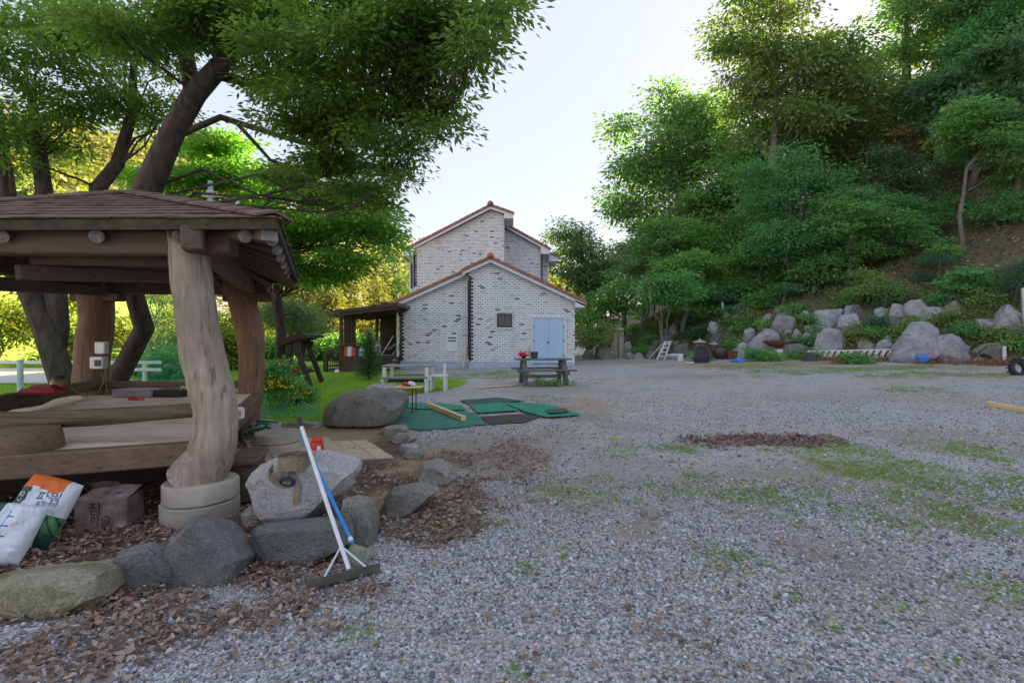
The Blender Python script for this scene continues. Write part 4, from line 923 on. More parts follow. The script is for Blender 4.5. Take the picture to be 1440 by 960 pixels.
# leaf rake with blue handle
a = at(424, 612, 3.98); c_ = at(496, 764, 3.40); lr = thing('leaf_rake', 'wire leaf rake with bright blue handle leaning on the pale slab', 'rake', (c_.x, c_.y, 0))
b = B(); b.tube([a, c_], .0135, 12); mk('handle', b, W['blue'], lr, smooth=50)
dr = (c_-a).normalized(); b = B(); b.tube([c_+dr*-.05, c_+dr*-.02], .0155, 12); mk('ferrule', b, W['white'], lr)
fan_t = [G(x_, y_)+Vector((0, -.03, .015)) for x_, y_ in ((486, 795), (495, 801), (504, 801), (512, 797), (519, 792), (525, 785), (531, 777))]
b = B(); pl_ = [c_+dr*.0]
L0 = [c_.lerp(p, .55) for p in fan_t]
b.add([c_+Vector((-.012, 0, 0)), c_+Vector((.012, 0, 0))]+L0+[p+Vector((0, .006, -.004)) for p in [c_+Vector((-.012, 0, 0)), c_+Vector((.012, 0, 0))]+L0], [(0, 1, 8, 7, 6, 5, 4, 3, 2), (9, 11, 12, 13, 14, 15, 16, 17, 10)]); mk('fan_plate', b, W['tine'], lr)
for i in range(15):
    f = i/14*6; k = min(5, int(f)); e = fan_t[k].lerp(fan_t[k+1], f-k); e.z = max(e.z, .012); s = c_.lerp(e, .25)
    b = B(); b.tube([s, c_.lerp(e, .9)+Vector((0, 0, .01)), e, e+Vector((0, .02, -.015))], .0035, 5); mk('tine', b, W['tine'], lr)
# webbing strap roll and jack
q = on_slab(412, 664)+Vector((0, .06, .055)); st = thing('tow_strap', 'beige webbing tow strap rolled up on the pale slab', 'strap', (q.x, q.y, q.z-.03))
b = B(); n = 150; zt = .05
for i in range(n):
    t0, t1 = i/n, (i+1)/n
    for_ = []
    for t in (t0, t1):
        a = t*2*math.pi*9; r = .02+.115*t; for_.append((q.x+math.cos(a)*r, q.y+math.sin(a)*r))
    (x0, y0), (x1, y1) = for_; zc = q.z+.02
    b.add([(x0, y0, zc-zt), (x1, y1, zc-zt), (x1, y1, zc+zt), (x0, y0, zc+zt)], [(0, 1, 2, 3)])
mk('roll', b, W['strap'], st)
def ribbon(pts, hw, name, mat, par):
    b = B(); vs = []
    for p, wv in pts: p = Vector(p); wv = Vector(wv); vs += [p-wv*hw, p+wv*hw]
    b.add(vs, [(2*i, 2*i+1, 2*i+3, 2*i+2) for i in range(len(pts)-1)])
    b.add([Vector(v)+Vector((.004, -.006, .003)) for v in vs], [(2*i+2, 2*i+3, 2*i+1, 2*i) for i in range(len(pts)-1)]); mk(name, b, mat, par, smooth=True)
sp_ = [(386, 662), (380, 670), (385, 679), (396, 674), (408, 672)]
ribbon([(on_slab(x, y, .035), (0, -.25, 1)) for x, y in sp_], .030, 'loose_end', W['strap'], st)
ribbon([(on_slab(x, y, .012), (1, 0, .1)) for x, y in ((404, 664), (412, 672), (417, 682), (418, 695), (416, 711))], .024, 'loose_end', W['strap'], st)
ribbon([(on_slab(x, y, .03), (0, -.3, 1)) for x, y in ((378, 668), (380, 677), (390, 684), (402, 687), (412, 683))], .026, 'loose_end', W['strap'], st)
rc = on_slab(406, 682, .035); b = B(); b.tube([rc+Vector((.05*math.cos(t), -.01-.015*math.sin(t), .030*math.sin(t))) for t in np.linspace(0, 6.283, 18)], .013, 7); mk('sewn_loop', b, W['navy'], st, smooth=True)
q = at(446, 650, 4.50); q.z = at(446, 650, 4.5).z; jk = thing('bottle_jack', 'small red bottle jack standing behind the leaning rakes', 'jack', q)
b = B(); b.box(q+Vector((.02, 0, .02)), (.17, .12, .045), bev=.015); b.lathe(q, [(.052, .04), (.055, .05), (.055, .17), (.050, .185)], 18); mk('body', b, W['red'], jk, smooth=35)
b = B(); b.lathe(q, [(.045, .187), (.048, .20), (.036, .225), (.03, .228)], 16); mk('cap', b, W['red'], jk, smooth=35)
b = B(); b.tube([q+Vector((.07, -.03, .04)), q+Vector((.068, -.03, .12))], .014, 8); mk('pump_tube', b, W['red'], jk); b = B(); b.box(q+Vector((.035, -.052, .12)), (.03, .012, .07)); mk('label_plate', b, W['white'], jk)

# ================================================================== HOUSE
YL, YR = 25.2, 24.8
def X_(px, d): return (px-CX)/F*d
hs = thing('house', 'white-washed brick house with terracotta gable roofs and pale blue storage door', 'house', (-1.2, 28, .1))
def wall_poly(pts, y, depth, name, mat=None):
    b = B(); b.prism([(x, y, z) for x, z in pts], (0, depth, 0)); return mk(name, b, mat or W['brick'], hs)
zg = .02
xl, xm, xr = X_(563, YL), X_(660, YR), X_(808, YR); xp, zp = X_(690, YR), zat(369, YR)
zl, zr = zat(428, YL), zat(424, YR)
sl_l = (zp-zl)/(xp-xl); sl_r = (zr-zp)/(xr-xp); PLT = .38
wall_poly([(xl, PLT), (xl, zl), (xm, zp+sl_l*(xm-xp)), (xm, PLT)], YL, 6, 'wall')
w_front = wall_poly([(xm, PLT), (xm, zp+sl_l*(xm-xp)), (xp, zp), (xr, zr), (xr, PLT)], YR, 6.4, 'wall')
wall_poly([(xl-.02, -.1), (xl-.02, PLT-.003), (xm, PLT-.003), (xm, -.1)], YL-.03, 6, 'plinth', W['plinth']); wall_poly([(xm, -.1), (xm, PLT-.003), (xr+.02, PLT-.003), (xr+.02, -.1)], YR-.03, 6.4, 'plinth', W['plinth'])
def quoin(x, y, z0, z1, side):
    b = B(); k = 0; z = z0
    while z < z1: w_ = .20 if k % 2 else .10; b.box((x+side*w_/2, y-.012, z+.044), (w_, .03, .084)); z += .088; k += 1
    mk('quoin', b, W['quoin'], hs)
quoin(xl-.01, YL, PLT, zl-.15, 1); quoin(xm-.01, YR, PLT, zp+sl_l*(xm-xp)-.25, 1)
b = B(); b.box((xm-.06, YL-.03, (PLT+zp+sl_l*(xm-xp))/2-.15), (.09, .05, zp+sl_l*(xm-xp)-PLT-.5)); mk('dark_joint', b, W['quoin'], hs)
# roofs
def gable_side(pk, tip, yf, yb, par, seed, th=.10):
    """roof slab from ridge to eave tip with barge board, soffit box and single verge tiles along the front"""
    (x0, z0), (x1, z1) = pk, tip; rng = random.Random(seed)
    rf = B(); rf.prism([(x0, yf+.06, z0+.02), (x1, yf+.06, z1+.02), (x1, yf+.06, z1+.10), (x0, yf+.06, z0+.10)], (0, yb-yf, 0)); r = mk('roof', rf, W['tile'], hs)
    b = B(); b.prism([(x0, yf, z0+.015), (x1, yf, z1+.015), (x1, yf, z1-.13), (x0, yf, z0-.13)], (0, .12, 0)); mk('barge_board', b, W['soffit'], r)
    d = Vector((x1-x0, 0, z1-z0)); L = d.length; d.normalize(); nn = Vector((-d.z, 0, d.x)); nn = nn if nn.z > 0 else -nn
    n = max(2, int(L/.36))
    for i in range(n):
        a = Vector((x0, yf-.06, z0+.03))+d*(L*i/n); e = Vector((x0, yf-.06, z0+.03))+d*(L*(i+1.06)/n); b = B(); lo = rng.uniform(0, .012)
        b.prism([a, e, e+nn*(.115+lo), a+nn*(.14+lo)], (0, .30, 0)); mk('verge_tile', b, W['tile'] if rng.random() > .45 else W['tile2'], r)
    return r
def soffit_box(xw, xt, z, yf, depth, slope):
    b = B(); zt = z+abs(slope)*abs(xt-xw); b.prism([(xw, yf-.02, z-.12), (xt, yf-.02, z-.12), (xt, yf-.02, z+.02), (xw, yf-.02, zt)], (0, depth, 0)); mk('soffit', b, W['soffit'], hs)
tl, tr = xl-.62, xr+.47
pk = (xp, zp+.10)
gable_side(pk, (xm-.3, pk[1]+sl_l*(xm-.3-xp)), YR-.28, 30.6, hs, 1); gable_side((xm-.22, pk[1]+sl_l*(xm-.22-xp)-.02), (tl, pk[1]+sl_l*(tl-xp)-.02), YL-.30, 30.9, hs, 2); gable_side(pk, (tr, pk[1]+sl_r*(tr-xp)), YR-.28, 30.6, hs, 3)
soffit_box(xl, tl, pk[1]+sl_l*(tl-xp)-.06, YL-.27, 5.5, sl_l); soffit_box(xr, tr, pk[1]+sl_r*(tr-xp)-.06, YR-.26, 5.5, sl_r)
b = B(); b.lathe((xp, YR-.36, pk[1]+.08), [(.02, -.02), (.16, 0), (.17, .10), (.10, .2), (.02, .24)], 12); mk('ridge_cap', b, W['tile'], hs, smooth=True)
b = B(); b.tube([(xp, YR-.3, pk[1]+.12), (xp, 30.6, pk[1]+.12)], .14, 12); mk('ridge_tiles', b, W['tile'], hs, smooth=True)
# upper storeys stepped back
YA, YB, YC = 31.2, 33.6, 35.0
xa0, xa1, xpk, zpk = X_(582, YA), X_(709, YA), X_(690, YA), zat(296, YA)
sA = (zat(352, YA)-zpk)/(X_(582, YA)-xpk); sB = (zat(307, YA)-zpk)/(X_(722, YA)-xpk)
wall_poly([(xa0, 2), (xa0, zpk+sA*(xa0-xpk)), (xpk, zpk), (xa1, zpk+sB*(xa1-xpk)), (xa1, 2)], YA, 7, 'upper_wall')
quoin(xa0-.01, YA, 4.6, zpk+sA*(xa0-xpk)-.3, 1)
k2 = (xpk, zpk+.12); ta = X_(569, YA); tb = X_(722, YA)
gable_side(k2, (ta, k2[1]+sA*(ta-xpk)), YA-.4, 38.8, hs, 4); gable_side(k2, (tb, k2[1]+sB*(tb-xpk)), YA-.4, 34, hs, 5)
soffit_box(xa0, ta, k2[1]+sA*(ta-xpk)-.1, YA-.37, 6, sA); soffit_box(xa1, tb, k2[1]+sB*(tb-xpk)-.1, YA-.37, 2.2, sB)
b = B(); b.lathe((xpk, YA-.48, k2[1]+.08), [(.02, -.02), (.18, 0), (.19, .12), (.1, .22), (.02, .26)], 12); mk('ridge_cap', b, W['tile2'], hs, smooth=True)
b = B(); b.tube([(xpk, YA-.4, k2[1]+.12), (xpk, 38.6, k2[1]+.12)], .15, 12); mk('ridge_tiles', b, W['tile2'], hs, smooth=True)
xb0, xb1 = X_(708, YB), X_(760, YB); zb0, zb1 = zat(320, YB), zat(349, YB); sb_ = (zb1-zb0)/(xb1-xb0)
wall_poly([(xb0, 2), (xb0, zb0), (xb1, zb1), (xb1, 2)], YB, 5, 'upper_wall'); tbx = X_(773, YB)
gable_side((xb0-.2, zb0+.12-.2*sb_), (tbx, zb0+.12+sb_*(tbx-xb0)), YB-.4, 38.5, hs, 6); soffit_box(xb1, tbx, zb0+sb_*(tbx-xb0)+.02, YB-.37, 3, sb_)
xc1 = X_(771, YC); zc1 = zat(361, YC); wall_poly([(xb1-.3, 2), (xb1-.3, zc1+.25), (xc1, zc1), (xc1, 2)], YC, 4, 'upper_wall'); tcx = X_(784, YC)
gable_side((xb1-.2, zc1+.12+.42*(xc1-xb1+.2)), (tcx, zc1+.12-.42*(tcx-xc1)), YC-.4, 38.9, hs, 7); soffit_box(xc1, tcx, zc1+.02-.42*(tcx-xc1), YC-.37, 3, .42)
# left bay of the upper storey with window, gutter pipe
b = B(); b.box((xa0-.18, YA+1.0, zat(388, YA)), (.30, 1.5, 1.9)); bay = mk('bay_window', b, W['soffit'], hs); b = B(); b.box((xa0-.18, YA+.235, zat(388, YA)), (.12, .03, 1.4)); mk('pane', b, W['glass'], bay)
b = B(); b.tube([(xa0-.55, YA-.2, zpk+sA*(xa0-xpk)-.45), (xa0-.1, YA-.12, zpk+sA*(xa0-xpk)-.8), (xa0-.1, YA-.1, 4.5)], .05, 8); mk('downpipe', b, W['brownframe'], hs)
b = B(); b.tube([(xb1+.35, YB-.25, zb1-.2), (xb1+.08, YB-.1, zb1-.5), (xb1+.08, YB-.1, 4.5)], .05, 8); mk('downpipe', b, W['brownframe'], hs)
b = B(); b.tube([(xb0+.35, YA+.1, zb0+.15), (xb0+.06, YA+.4, zb0-.15), (xb0+.06, YA+.4, 4.5)], .045, 8); mk('downpipe', b, W['galv'], hs)
# storage door, window, vent
def pxbox(x0, y0, x1, y1, d, th, yoff=0):
    a = at(x0, y0, d); c = at(x1, y1, d); return ((a.x+c.x)/2, d+yoff, (a.z+c.z)/2), (abs(c.x-a.x), th, abs(a.z-c.z))
c, s = pxbox(750, 448, 793, 511, YR, .06, -.005); b = B(); b.box(c, (s[0]+.06, .05, s[2]+.04)); dr_ = mk('door', b, W['white'], hs)
for k in (-1, 1): b = B(); b.box((c[0]+k*s[0]/4, c[1]-.035, c[2]), (s[0]/2-.012, .035, s[2]-.03), bev=.008); mk('door_leaf', b, W['door'], dr_)
b = B(); b.box((c[0]-.03, c[1]-.07, c[2]-.05), (.14, .04, .05), bev=.01); mk('handle', b, W['steel'], dr_)
for k in (-1, 1): b = B(); b.box((c[0]+k*(s[0]/2+.05), c[1]-.03, c[2]), (.08, .10, s[2]+.06)); mk('jamb', b, W['soffit'], dr_)
b = B(); b.box((c[0], c[1]-.03, c[2]+s[2]/2+.075), (s[0]+.18, .11, .085)); mk('head_trim', b, W['soffit'], dr_)
for k in (-1, 1):
    for dz in (-.7, 0, .7): b = B(); b.box((c[0]+k*(s[0]/2-.015), c[1]-.058, c[2]+dz), (.05, .02, .12)); mk('hinge', b, W['steel'], dr_)
c, s = pxbox(699, 441, 720, 460, YR, .08, -.02); b = B()
b.box((c[0], c[1], c[2]+s[2]/2-.03), (s[0], .08, .06)); b.box((c[0], c[1], c[2]-s[2]/2+.03), (s[0], .08, .06))
for k in (-1, 0, 1): b.box((c[0]+k*(s[0]/2-.03), c[1], c[2]), (.06, .075, s[2]-.12))
wn = mk('window', b, W['brownframe'], hs)
for k in (-1, 1): b = B(); b.box((c[0]+k*s[0]/4, c[1]+.01, c[2]), (s[0]/2-.09, .02, s[2]-.12)); mk('pane', b, W['glass'], wn)
b = B(); b.box((c[0], YR-.012, c[2]+s[2]/2+.15), (s[0]+.1, .03, .22)); mk('lintel', b, W['brick'], wn)
b = B(); b.box((c[0], YR-.03, c[2]-s[2]/2-.05), (s[0]+.1, .08, .07)); mk('sill', b, W['soffit'], wn)
c, s = pxbox(628, 471, 644, 494, YL, .05, -.012); b = B(); b.box(c, s, bev=.01); vt = mk('meter_cupboard', b, W['white'], hs)
for dz in (.27, .12): b = B(); b.box((c[0], c[1]-.03, c[2]+dz), (s[0]*.7, .012, .06)); mk('vent_slot', b, W['darkgrey'], vt)
# porch
pc = B(); YP = 22.9; pz = .62
xq0, xq1 = X_(478, YP), X_(563, YL)
b = B(); b.box(((xq0+xl)/2, YP+3.4, pz/2), (xl-xq0-.1, 5.6, pz-.06)); porch = mk('porch', b, W['porch'], hs); porch['label'] = 'dark brown timber porch with flat metal roof'
b = B(); b.box(((xq0+X_(535, YP))/2, YP+.3, pz/2+.02), (X_(535, YP)-xq0, 1.0, pz), bev=.01); mk('platform', b, W['porch'], porch)
for k in range(6): b = B(); b.box(((xq0+X_(536, YP))/2, YP+.3-.42+k*.17, pz+.045), (X_(536, YP)-xq0+.05, .16, .03)); mk('floor_board', b, W['porch'], porch)
for k in range(3): b = B(); b.box(((X_(536, YP)+xl)/2+.1, YP+.35+.33*k, .14+.17*k), (xl-X_(536, YP)-.1, .36, .06), bev=.008); mk('step', b, W['greywood'], porch)
zr_ = zat(433, YP); b = B(); a = at(460, 442, YP-.3); c_ = at(560, 430, YP-.3)
b.prism([(a.x, YP-.4, a.z), (c_.x, YP-.4, c_.z), (c_.x, YP-.4, c_.z+.14), (a.x, YP-.4, a.z+.14)], (0, 6.0, 0)); mk('porch_roof', b, W['porchroof'], porch)
b = B(); b.prism([(a.x+.1, YP-.35, a.z-.13), (c_.x, YP-.35, c_.z-.13), (c_.x, YP-.35, c_.z-.003), (a.x+.1, YP-.35, a.z-.003)], (0, .1, 0)); mk('porch_fascia', b, W['porch'], porch)
for i in range(6):
    y_ = YP-.1+i*.95; b = B(); b.bar((a.x+.2, y_+.3, a.z-.07), (c_.x-.1, y_+.3, c_.z-.07), .07, .12); mk('porch_rafter', b, W['porch'], porch)
for px_, d in ((480, YP), (486, YP+.55), (490, YP+.95), (494, YP+1.35), (498, YP+1.75), (530, YP+5.2)):
    b = B(); b.box((X_(px_, d), d, (pz+a.z+.1)/2), (.14, .14, a.z+.1-pz), bev=.01); mk('porch_post', b, W['porch'], porch)
b = B(); q = at(459, 497, YP); b.box((q.x, YP-.1, .42), (.16, .16, .84)); mk('newel', b, W['porch'], porch)
b = B(); b.bar((q.x, YP-.1, .82), (xq0, YP-.1, 1.15), .06, .07); mk('hand_rail', b, W['porch'], porch)
for k in range(5):
    x = q.x+(xq0-q.x)*(k+1)/6; b = B(); b.bar((x, YP-.1, .25), (x, YP-.1, .85+.06*k), .03, .03); mk('baluster', b, W['porch'], porch)
for k in range(3): b = B(); b.box((q.x+.15+.22*k, YP+.15, .11+.17*k), (.3, 1.0, .06)); mk('step', b, W['porch'], porch)
b = B(); b.box((X_(547, YL+2), YL+2.0, 2.0), (X_(562, YL+2)-X_(538, YL+2), .12, 2.8)); mk('screen_wall', b, W['dkwood'], porch)
b = B(); b.bar((xq0+.1, YP-.05, 1.25), (X_(512, YP), YP-.05, 1.25), .06, .06); mk('hand_rail', b, W['porch'], porch)
b = B(); b.tube([(xl-.12, YL-.12, zl-.15), (xl-.12, YL-.12, .5)], .05, 8); mk('downpipe', b, W['white'], hs)
for i, (px_, mt, lb) in enumerate(((486, W['orange'], 'orange'), (492, W['whitemetal'], 'pale blue-grey'), (498, W['red'], 'red'), (503.5, W['navy'], 'dark blue'), (508.5, W['white'], 'white'))):
    x = X_(px_, YP+.2); b = B(); b.lathe((x, YP+.2, pz+.062), [(.13, 0), (.15, .02), (.14, .34+.05*(i % 2)), (.11, .40+.05*(i % 2))], 14); tag(mk('bucket', b, mt, smooth=40), lb+' plastic canister lined up on the porch platform', 'canister', 'canisters along the porch edge')
q = at(552, 495, YL+.6); t = thing('folded_chair', 'grey metal folding chair leaning inside the porch', 'chair', (q.x, q.y, pz))
for dx in (-.3, .25): b = B(); b.tube([(q.x+dx-.25, q.y, pz+.02), (q.x+dx+.35, q.y, pz+1.0)], .035, 8); mk('leg', b, W['galv'], t)
b = B(); b.box((q.x, q.y, pz+.45), (.5, .5, .05), Euler((0, R(-35), 0)).to_matrix()); mk('seat', b, W['galv'], t)
b = B(); b.bar((q.x-.55, q.y, pz+.03), (q.x-.05, q.y, pz+.03), .04, .04); mk('foot_bar', b, W['galv'], t)
q = at(527, 492, YL-.4); b = B(); b.lathe((q.x, q.y, pz), [(.22, 0), (.26, .05), (.30, .5), (.26, .62), (.12, .75), (.05, .8)], 14, wob=.1); tag(mk('covered_pot', b, W['galv'], smooth=True), 'grey covered pot standing on the porch floor by the steps', 'pot')
# things leaning at the house wall
a = at(651, 517, YL-.5); c_ = at(656, 488, YL-.05); b = B(); b.bar((a.x, a.y, ground(a.x, a.y)+.02), c_, .06, .04); tag(mk('plank', b, W['pale']), 'thin yellowish plank propped against the brick wall', 'plank')
q = at(520, 526, 22); b = B(); b.lathe((X_(474, 21.8), 21.8, 0), [(.06, 0), (.10, .04), (.11, .10), (.08, .16), (.05, .18)], 14, wob=.15); tag(mk('white_pot', b, W['white'], smooth=True), 'small white pot on the lawn by the porch stairs', 'pot')

# ================================================================== YARD FURNITURE
# grey picnic table with white legs
d0 = 14.2
pt = thing('picnic_table', 'weathered grey plank picnic table with white square legs', 'picnic table', (X_(570, d0), d0+.4, 0))
xA, xB = X_(534, d0), X_(605, d0)
for k in range(4): b = B(); b.box(((xA+xB)/2, d0+.25+k*.17, .735), (xB-xA, .155, .045), bev=.008); mk('top_plank', b, W['greywood'], pt)
for yo in (-.15, 1.15):
    for k in range(2): b = B(); b.box(((xA+xB)/2-.02, d0+yo+k*.15, .43), (xB-xA-.1, .14, .045), bev=.008); mk('bench_plank', b, W['greywood'], pt)
for x in (xA+.12, xB-.10):
    for yo in (.02, .95): b = B(); b.box((x, d0+yo, .35), (.09, .09, .71), bev=.006); mk('leg', b, W['white'], pt)
    b = B(); b.box((x, d0+.5, .37), (.06, 1.5, .07)); mk('cross_bar', b, W['white'], pt)
    for yo in (-.10, 1.2): b = B(); b.box((x, d0+yo, .20), (.07, .07, .42)); mk('leg', b, W['white'], pt)
b = B(); b.bar((xA+.1, d0+.5, .3), (xB-.1, d0+.5, .3), .08, .09); mk('stretcher', b, W['dkwood'], pt)
q = at(616, 545, 14.6); t = thing('white_trestle', 'white painted trestle with tall end post beside the grey picnic table', 'trestle', (q.x, q.y, 0))
for dx, h in ((-.20, .42), (.19, .80)): b = B(); b.box((q.x+dx, q.y, h/2), (.07, .07, h)); mk('leg', b, W['white'], t)
for dx, h in ((-.20, .42), (.19, .42)): b = B(); b.box((q.x+dx, q.y+.4, h/2), (.07, .07, h)); mk('leg', b, W['white'], t)
b = B(); b.box((q.x-.01, q.y+.2, .445), (.50, .5, .04)); mk('top', b, W['white'], t)
# mossy picnic table with round legs
d1 = 15.6; zt1 = .10; AN = -.045
p2 = thing('picnic_table', 'mossy green-grey picnic table with stout splayed legs', 'picnic table', (X_(765, d1), d1+.5, zt1))
Rm = rotz(.12); ctr = Vector((X_(765, d1), d1+.55, zt1))
def pb(name, c, s, mat, rot=None, par=p2, bev=.01):
    b = B(); b.box(ctr+Rm @ Vector(c), s, Rm @ rot if rot is not None else Rm, bev=bev); return mk(name, b, mat, par)
for k in range(4): pb('top_plank', (0, -.27+k*.18, .76), (1.72, .17, .05), W['greenwood'])
for s_ in (-1, 1):
    for k in range(2): pb('bench_plank', (0, s_*.62+k*.13-.06, .44), (1.86, .125, .05), W['greenwood'])
    for x in (-.62, .62):
        pb('leg', (x, s_*.36, .37), (.14, .10, .80), W['greenwood'], Euler((s_*R(24), 0, 0)).to_matrix())
        pb('bench_bracket', (x, s_*.62, .355), (.16, .26, .11), W['greenwood'])
for x in (-.62, .62): pb('cross_bar', (x, 0, .355), (.09, 1.3, .10), W['greenwood']); pb('top_batten', (x, 0, .69), (.11, .66, .08), W['greenwood'])
pb('stretcher', (0, 0, .22), (1.2, .08, .10), W['greenwood'])
def on_table(x, y): return ctr+Rm @ Vector((x, y, .787))
q = on_table(-.62, -.05); t = thing('flower_pot', 'red flowers in a small pot at the end of the mossy picnic table', 'flower pot', q)
b = B(); b.lathe(q, [(.06, 0), (.09, .09), (.095, .10)], 12); mk('pot', b, W['darkgrey'], t)
(v, f, rn), tw = crown_leaves([((q.x, q.y, q.z+.17), (.13, .10, .08))], 260, .06, .6, np.random.default_rng(5), spread=.05); link('flowers', npmesh('flowers', v-np.array(q), f, [leafmat('red_petal', (.65, .04, .05), (.45, .02, .03), .2)], rnd=rn), t)
q = on_table(-.28, .0); b = B(); b.lathe(q, [(.09, 0), (.11, .02), (.12, .20), (.11, .21)], 14); tag(mk('plant_tub', b, W['darkgrey'], smooth=40), 'grey round tub standing on the mossy picnic table', 'tub')
q = on_table(-.42, .1); plant('potted_sprig', 'thin green sprig in a pot between flowers and tub on the table', 'plant', q, [([q, q+Vector((0, 0, .2)), q+Vector((.01, 0, .34))], [.012, .008, .004])], [((q.x, q.y, q.z+.26), (.05, .05, .12))], 60, .06, .5, LM['bush'], W['bark'], 91, spread=.03, twigs=0)
for px_ in (765, 790): 
    q = G(px_, 543); plant('weed_clump', 'leafy weeds growing under the '+('flower-pot' if px_ < 780 else 'bare')+' end of the mossy picnic table', 'weed', q, [], [((q.x, q.y+.1, q.z+.12), (.28, .2, .15))], 220, .10, .5, LM['bush'], W['bark'], int(px_), group='weeds under the mossy picnic table', spread=.08)
# folding table with drill
q = G(580, 582); ft = thing('folding_table', 'small folding table with pale top standing behind the boulder', 'table', (q.x-.1, q.y+.2, 0))
za = zat(545, q.y)
b = B(); b.box((q.x-.10, q.y+.15, za), (.56, .36, .03), rotz(-.1), bev=.006); mk('top', b, W['pale'], ft)
for dx, dy in ((.0, 0), (.02, .28), (-.30, .0), (-.28, .28)): b = B(); b.tube([(q.x+dx, q.y+dy, .0), (q.x+dx*.9, q.y+dy, za-.02)], .012, 6); mk('leg', b, W['black'], ft)
b = B(); b.tube([(q.x, q.y+.01, za-.17), (q.x-.28, q.y+.01, za-.03)], .009, 6); mk('stay', b, W['black'], ft)
e = Vector((q.x-.10, q.y+.13, za+.016)); t = thing('power_drill', 'red and white power tool lying on the folding table', 'power tool', e)
b = B(); b.box(e+Vector((-.08, 0, .045)), (.12, .08, .08), bev=.025); mk('body', b, W['red'], t); b = B(); b.box(e+Vector((.06, 0, .05)), (.16, .09, .09), Euler((0, .3, 0)).to_matrix(), bev=.03); mk('housing', b, W['white'], t); b = B(); b.box(e+Vector((.0, 0, .02)), (.08, .07, .035)); mk('battery', b, W['black'], t)
# mats
def matobj(label, poly, mat, seed, z=0.012, wav=.01):
    P = [G(*p) for p in poly]; bm = bmesh.new(); vs = [bm.verts.new((p.x, p.y, 0)) for p in P]; bm.faces.new(vs)
    bmesh.ops.triangulate(bm, faces=bm.faces[:])
    bmesh.ops.subdivide_edges(bm, edges=bm.edges[:], cuts=5, use_grid_fill=True)
    for v in bm.verts: v.co.z = ground(v.co.x, v.co.y)+z+wav*(1+mnoise.noise(Vector((v.co.x*2.5, v.co.y*2.5, seed))))
    r = bmesh.ops.extrude_face_region(bm, geom=bm.faces[:]); 
    for g in r['geom']:
        if isinstance(g, bmesh.types.BMVert): g.co.z += .008
    bmesh.ops.recalc_face_normals(bm, faces=bm.faces[:])
    me = bpy.data.meshes.new('mat'); bm.to_mesh(me); bm.free(); me.materials.append(mat); return tag(link('floor_mat', me), label, 'mat')
matobj('teal turf mat with rumpled front edge beside the boulder', [(552, 599), (590, 606), (640, 603), (685, 598), (671, 584), (655, 579), (600, 578), (566, 576)], W['mattl'], 1, .006)
matobj('narrow bright green turf strip under the end of the lumber beam', [(565, 568), (610, 567), (650, 572), (656, 578), (600, 577), (566, 575)], W['matg'], 2, .016)
matobj('bright green turf mat square in the middle of the mats', [(660, 571), (705, 568), (730, 579), (672, 583)], W['matg'], 3, .026)
matobj('worn dark green turf mat at the back of the mats', [(646, 564), (700, 560), (737, 565), (705, 567), (659, 570)], W['matdk'], 4, .01)
matobj('green turf mat with crumpled corner towards the gravel', [(709, 568), (765, 570), (816, 585), (769, 589), (737, 581)], W['matg'], 5, .014, .025)
matobj('brown rubber mat between the green mats', [(675, 587), (688, 598), (739, 595), (760, 587), (737, 583)], W['matbr'], 6, .005)
matobj('dark green folded turf edge on the right-hand mat', [(768, 581), (795, 579), (800, 584), (772, 586)], W['matdk'], 7, .05, .02)
a, e = G(601, 572), G(652, 594); b = B(); b.bar((a.x, a.y, .075), (e.x, e.y, .075), .09, .09, bev=.004); tag(mk('lumber_beam', b, W['pale']), 'square pale lumber beam lying across the green mats', 'beam')
for a, e, lb in (((673, 547), (700, 544), 'short pale plank on the gravel beyond the mats'), ((697, 545), (728, 542), 'pale plank on the gravel by the foot of the mossy table')):
    a, e = G(*a), G(*e); b = B(); b.bar((a.x, a.y, a.z+.03), (e.x, e.y, e.z+.03), .12, .03); tag(mk('plank', b, W['pale']), lb, 'plank')
a, e = G(1389, 570), G(1460, 584); b = B(); b.bar((a.x, a.y, a.z+.05), (e.x, e.y, e.z+.05), .10, .09, bev=.004); tag(mk('lumber_beam', b, W['pale']), 'pale lumber beam lying on the gravel away from the mats', 'beam')
q = G(862, 618); b = B(); b.tube([q+Vector((-.12, 0, .02)), q+Vector((0, .03, .03)), q+Vector((.1, -.02, .02))], .012, 6); tag(mk('yellow_rag', b, M_('yellow_cord', (.65, .55, .05), None, .6, 5, bmp=0)), 'short scrap of yellow cord on the gravel', 'cord')
q = G(914, 726); rock('rock', 'small loose stone on bare dirt in the gravel', [q+Vector((.09*math.cos(a), .08*math.sin(a), z)) for a in np.linspace(0, 6, 7) for z in (-.02, .07)]+[q+Vector((0, 0, .10))], RK['tan'], 55)
# swing bench
d2 = 15.6; sw = thing('garden_swing', 'dark timber A-frame garden swing with curved canopy beam on the lawn', 'swing', (X_(420, d2), d2+.6, 0))
def leg(p0, p1, d, name='leg'): a = at(*p0, d); a.z = max(a.z, .0); c = at(*p1, d); b = B(); b.bar(a, c, .12, .15, bev=.01); mk(name, b, W['dkwood'], sw)
for d in (d2, d2+1.7):
    dx = 0 if d == d2 else 10
    xk = lambda x: CX+(x-CX)*d2/d-(0 if d == d2 else 12)
    yk = lambda y: HORIZON+(y-HORIZON)*d2/d
    leg((xk(397), yk(543)), (xk(410), yk(480)), d); leg((xk(437), yk(544)), (xk(413), yk(480)), d)
    a = at(xk(402), yk(484), d); c = at(xk(423), yk(484), d); b = B(); b.bar(a, c, .10, .18); mk('cross_piece', b, W['dkwood'], sw)
c = [at(x, y, d2-.15) for x, y in ((393, 481), (402, 474), (413, 471), (424, 469), (431, 471), (431, 475), (422, 476), (412, 479), (402, 482), (394, 485))]
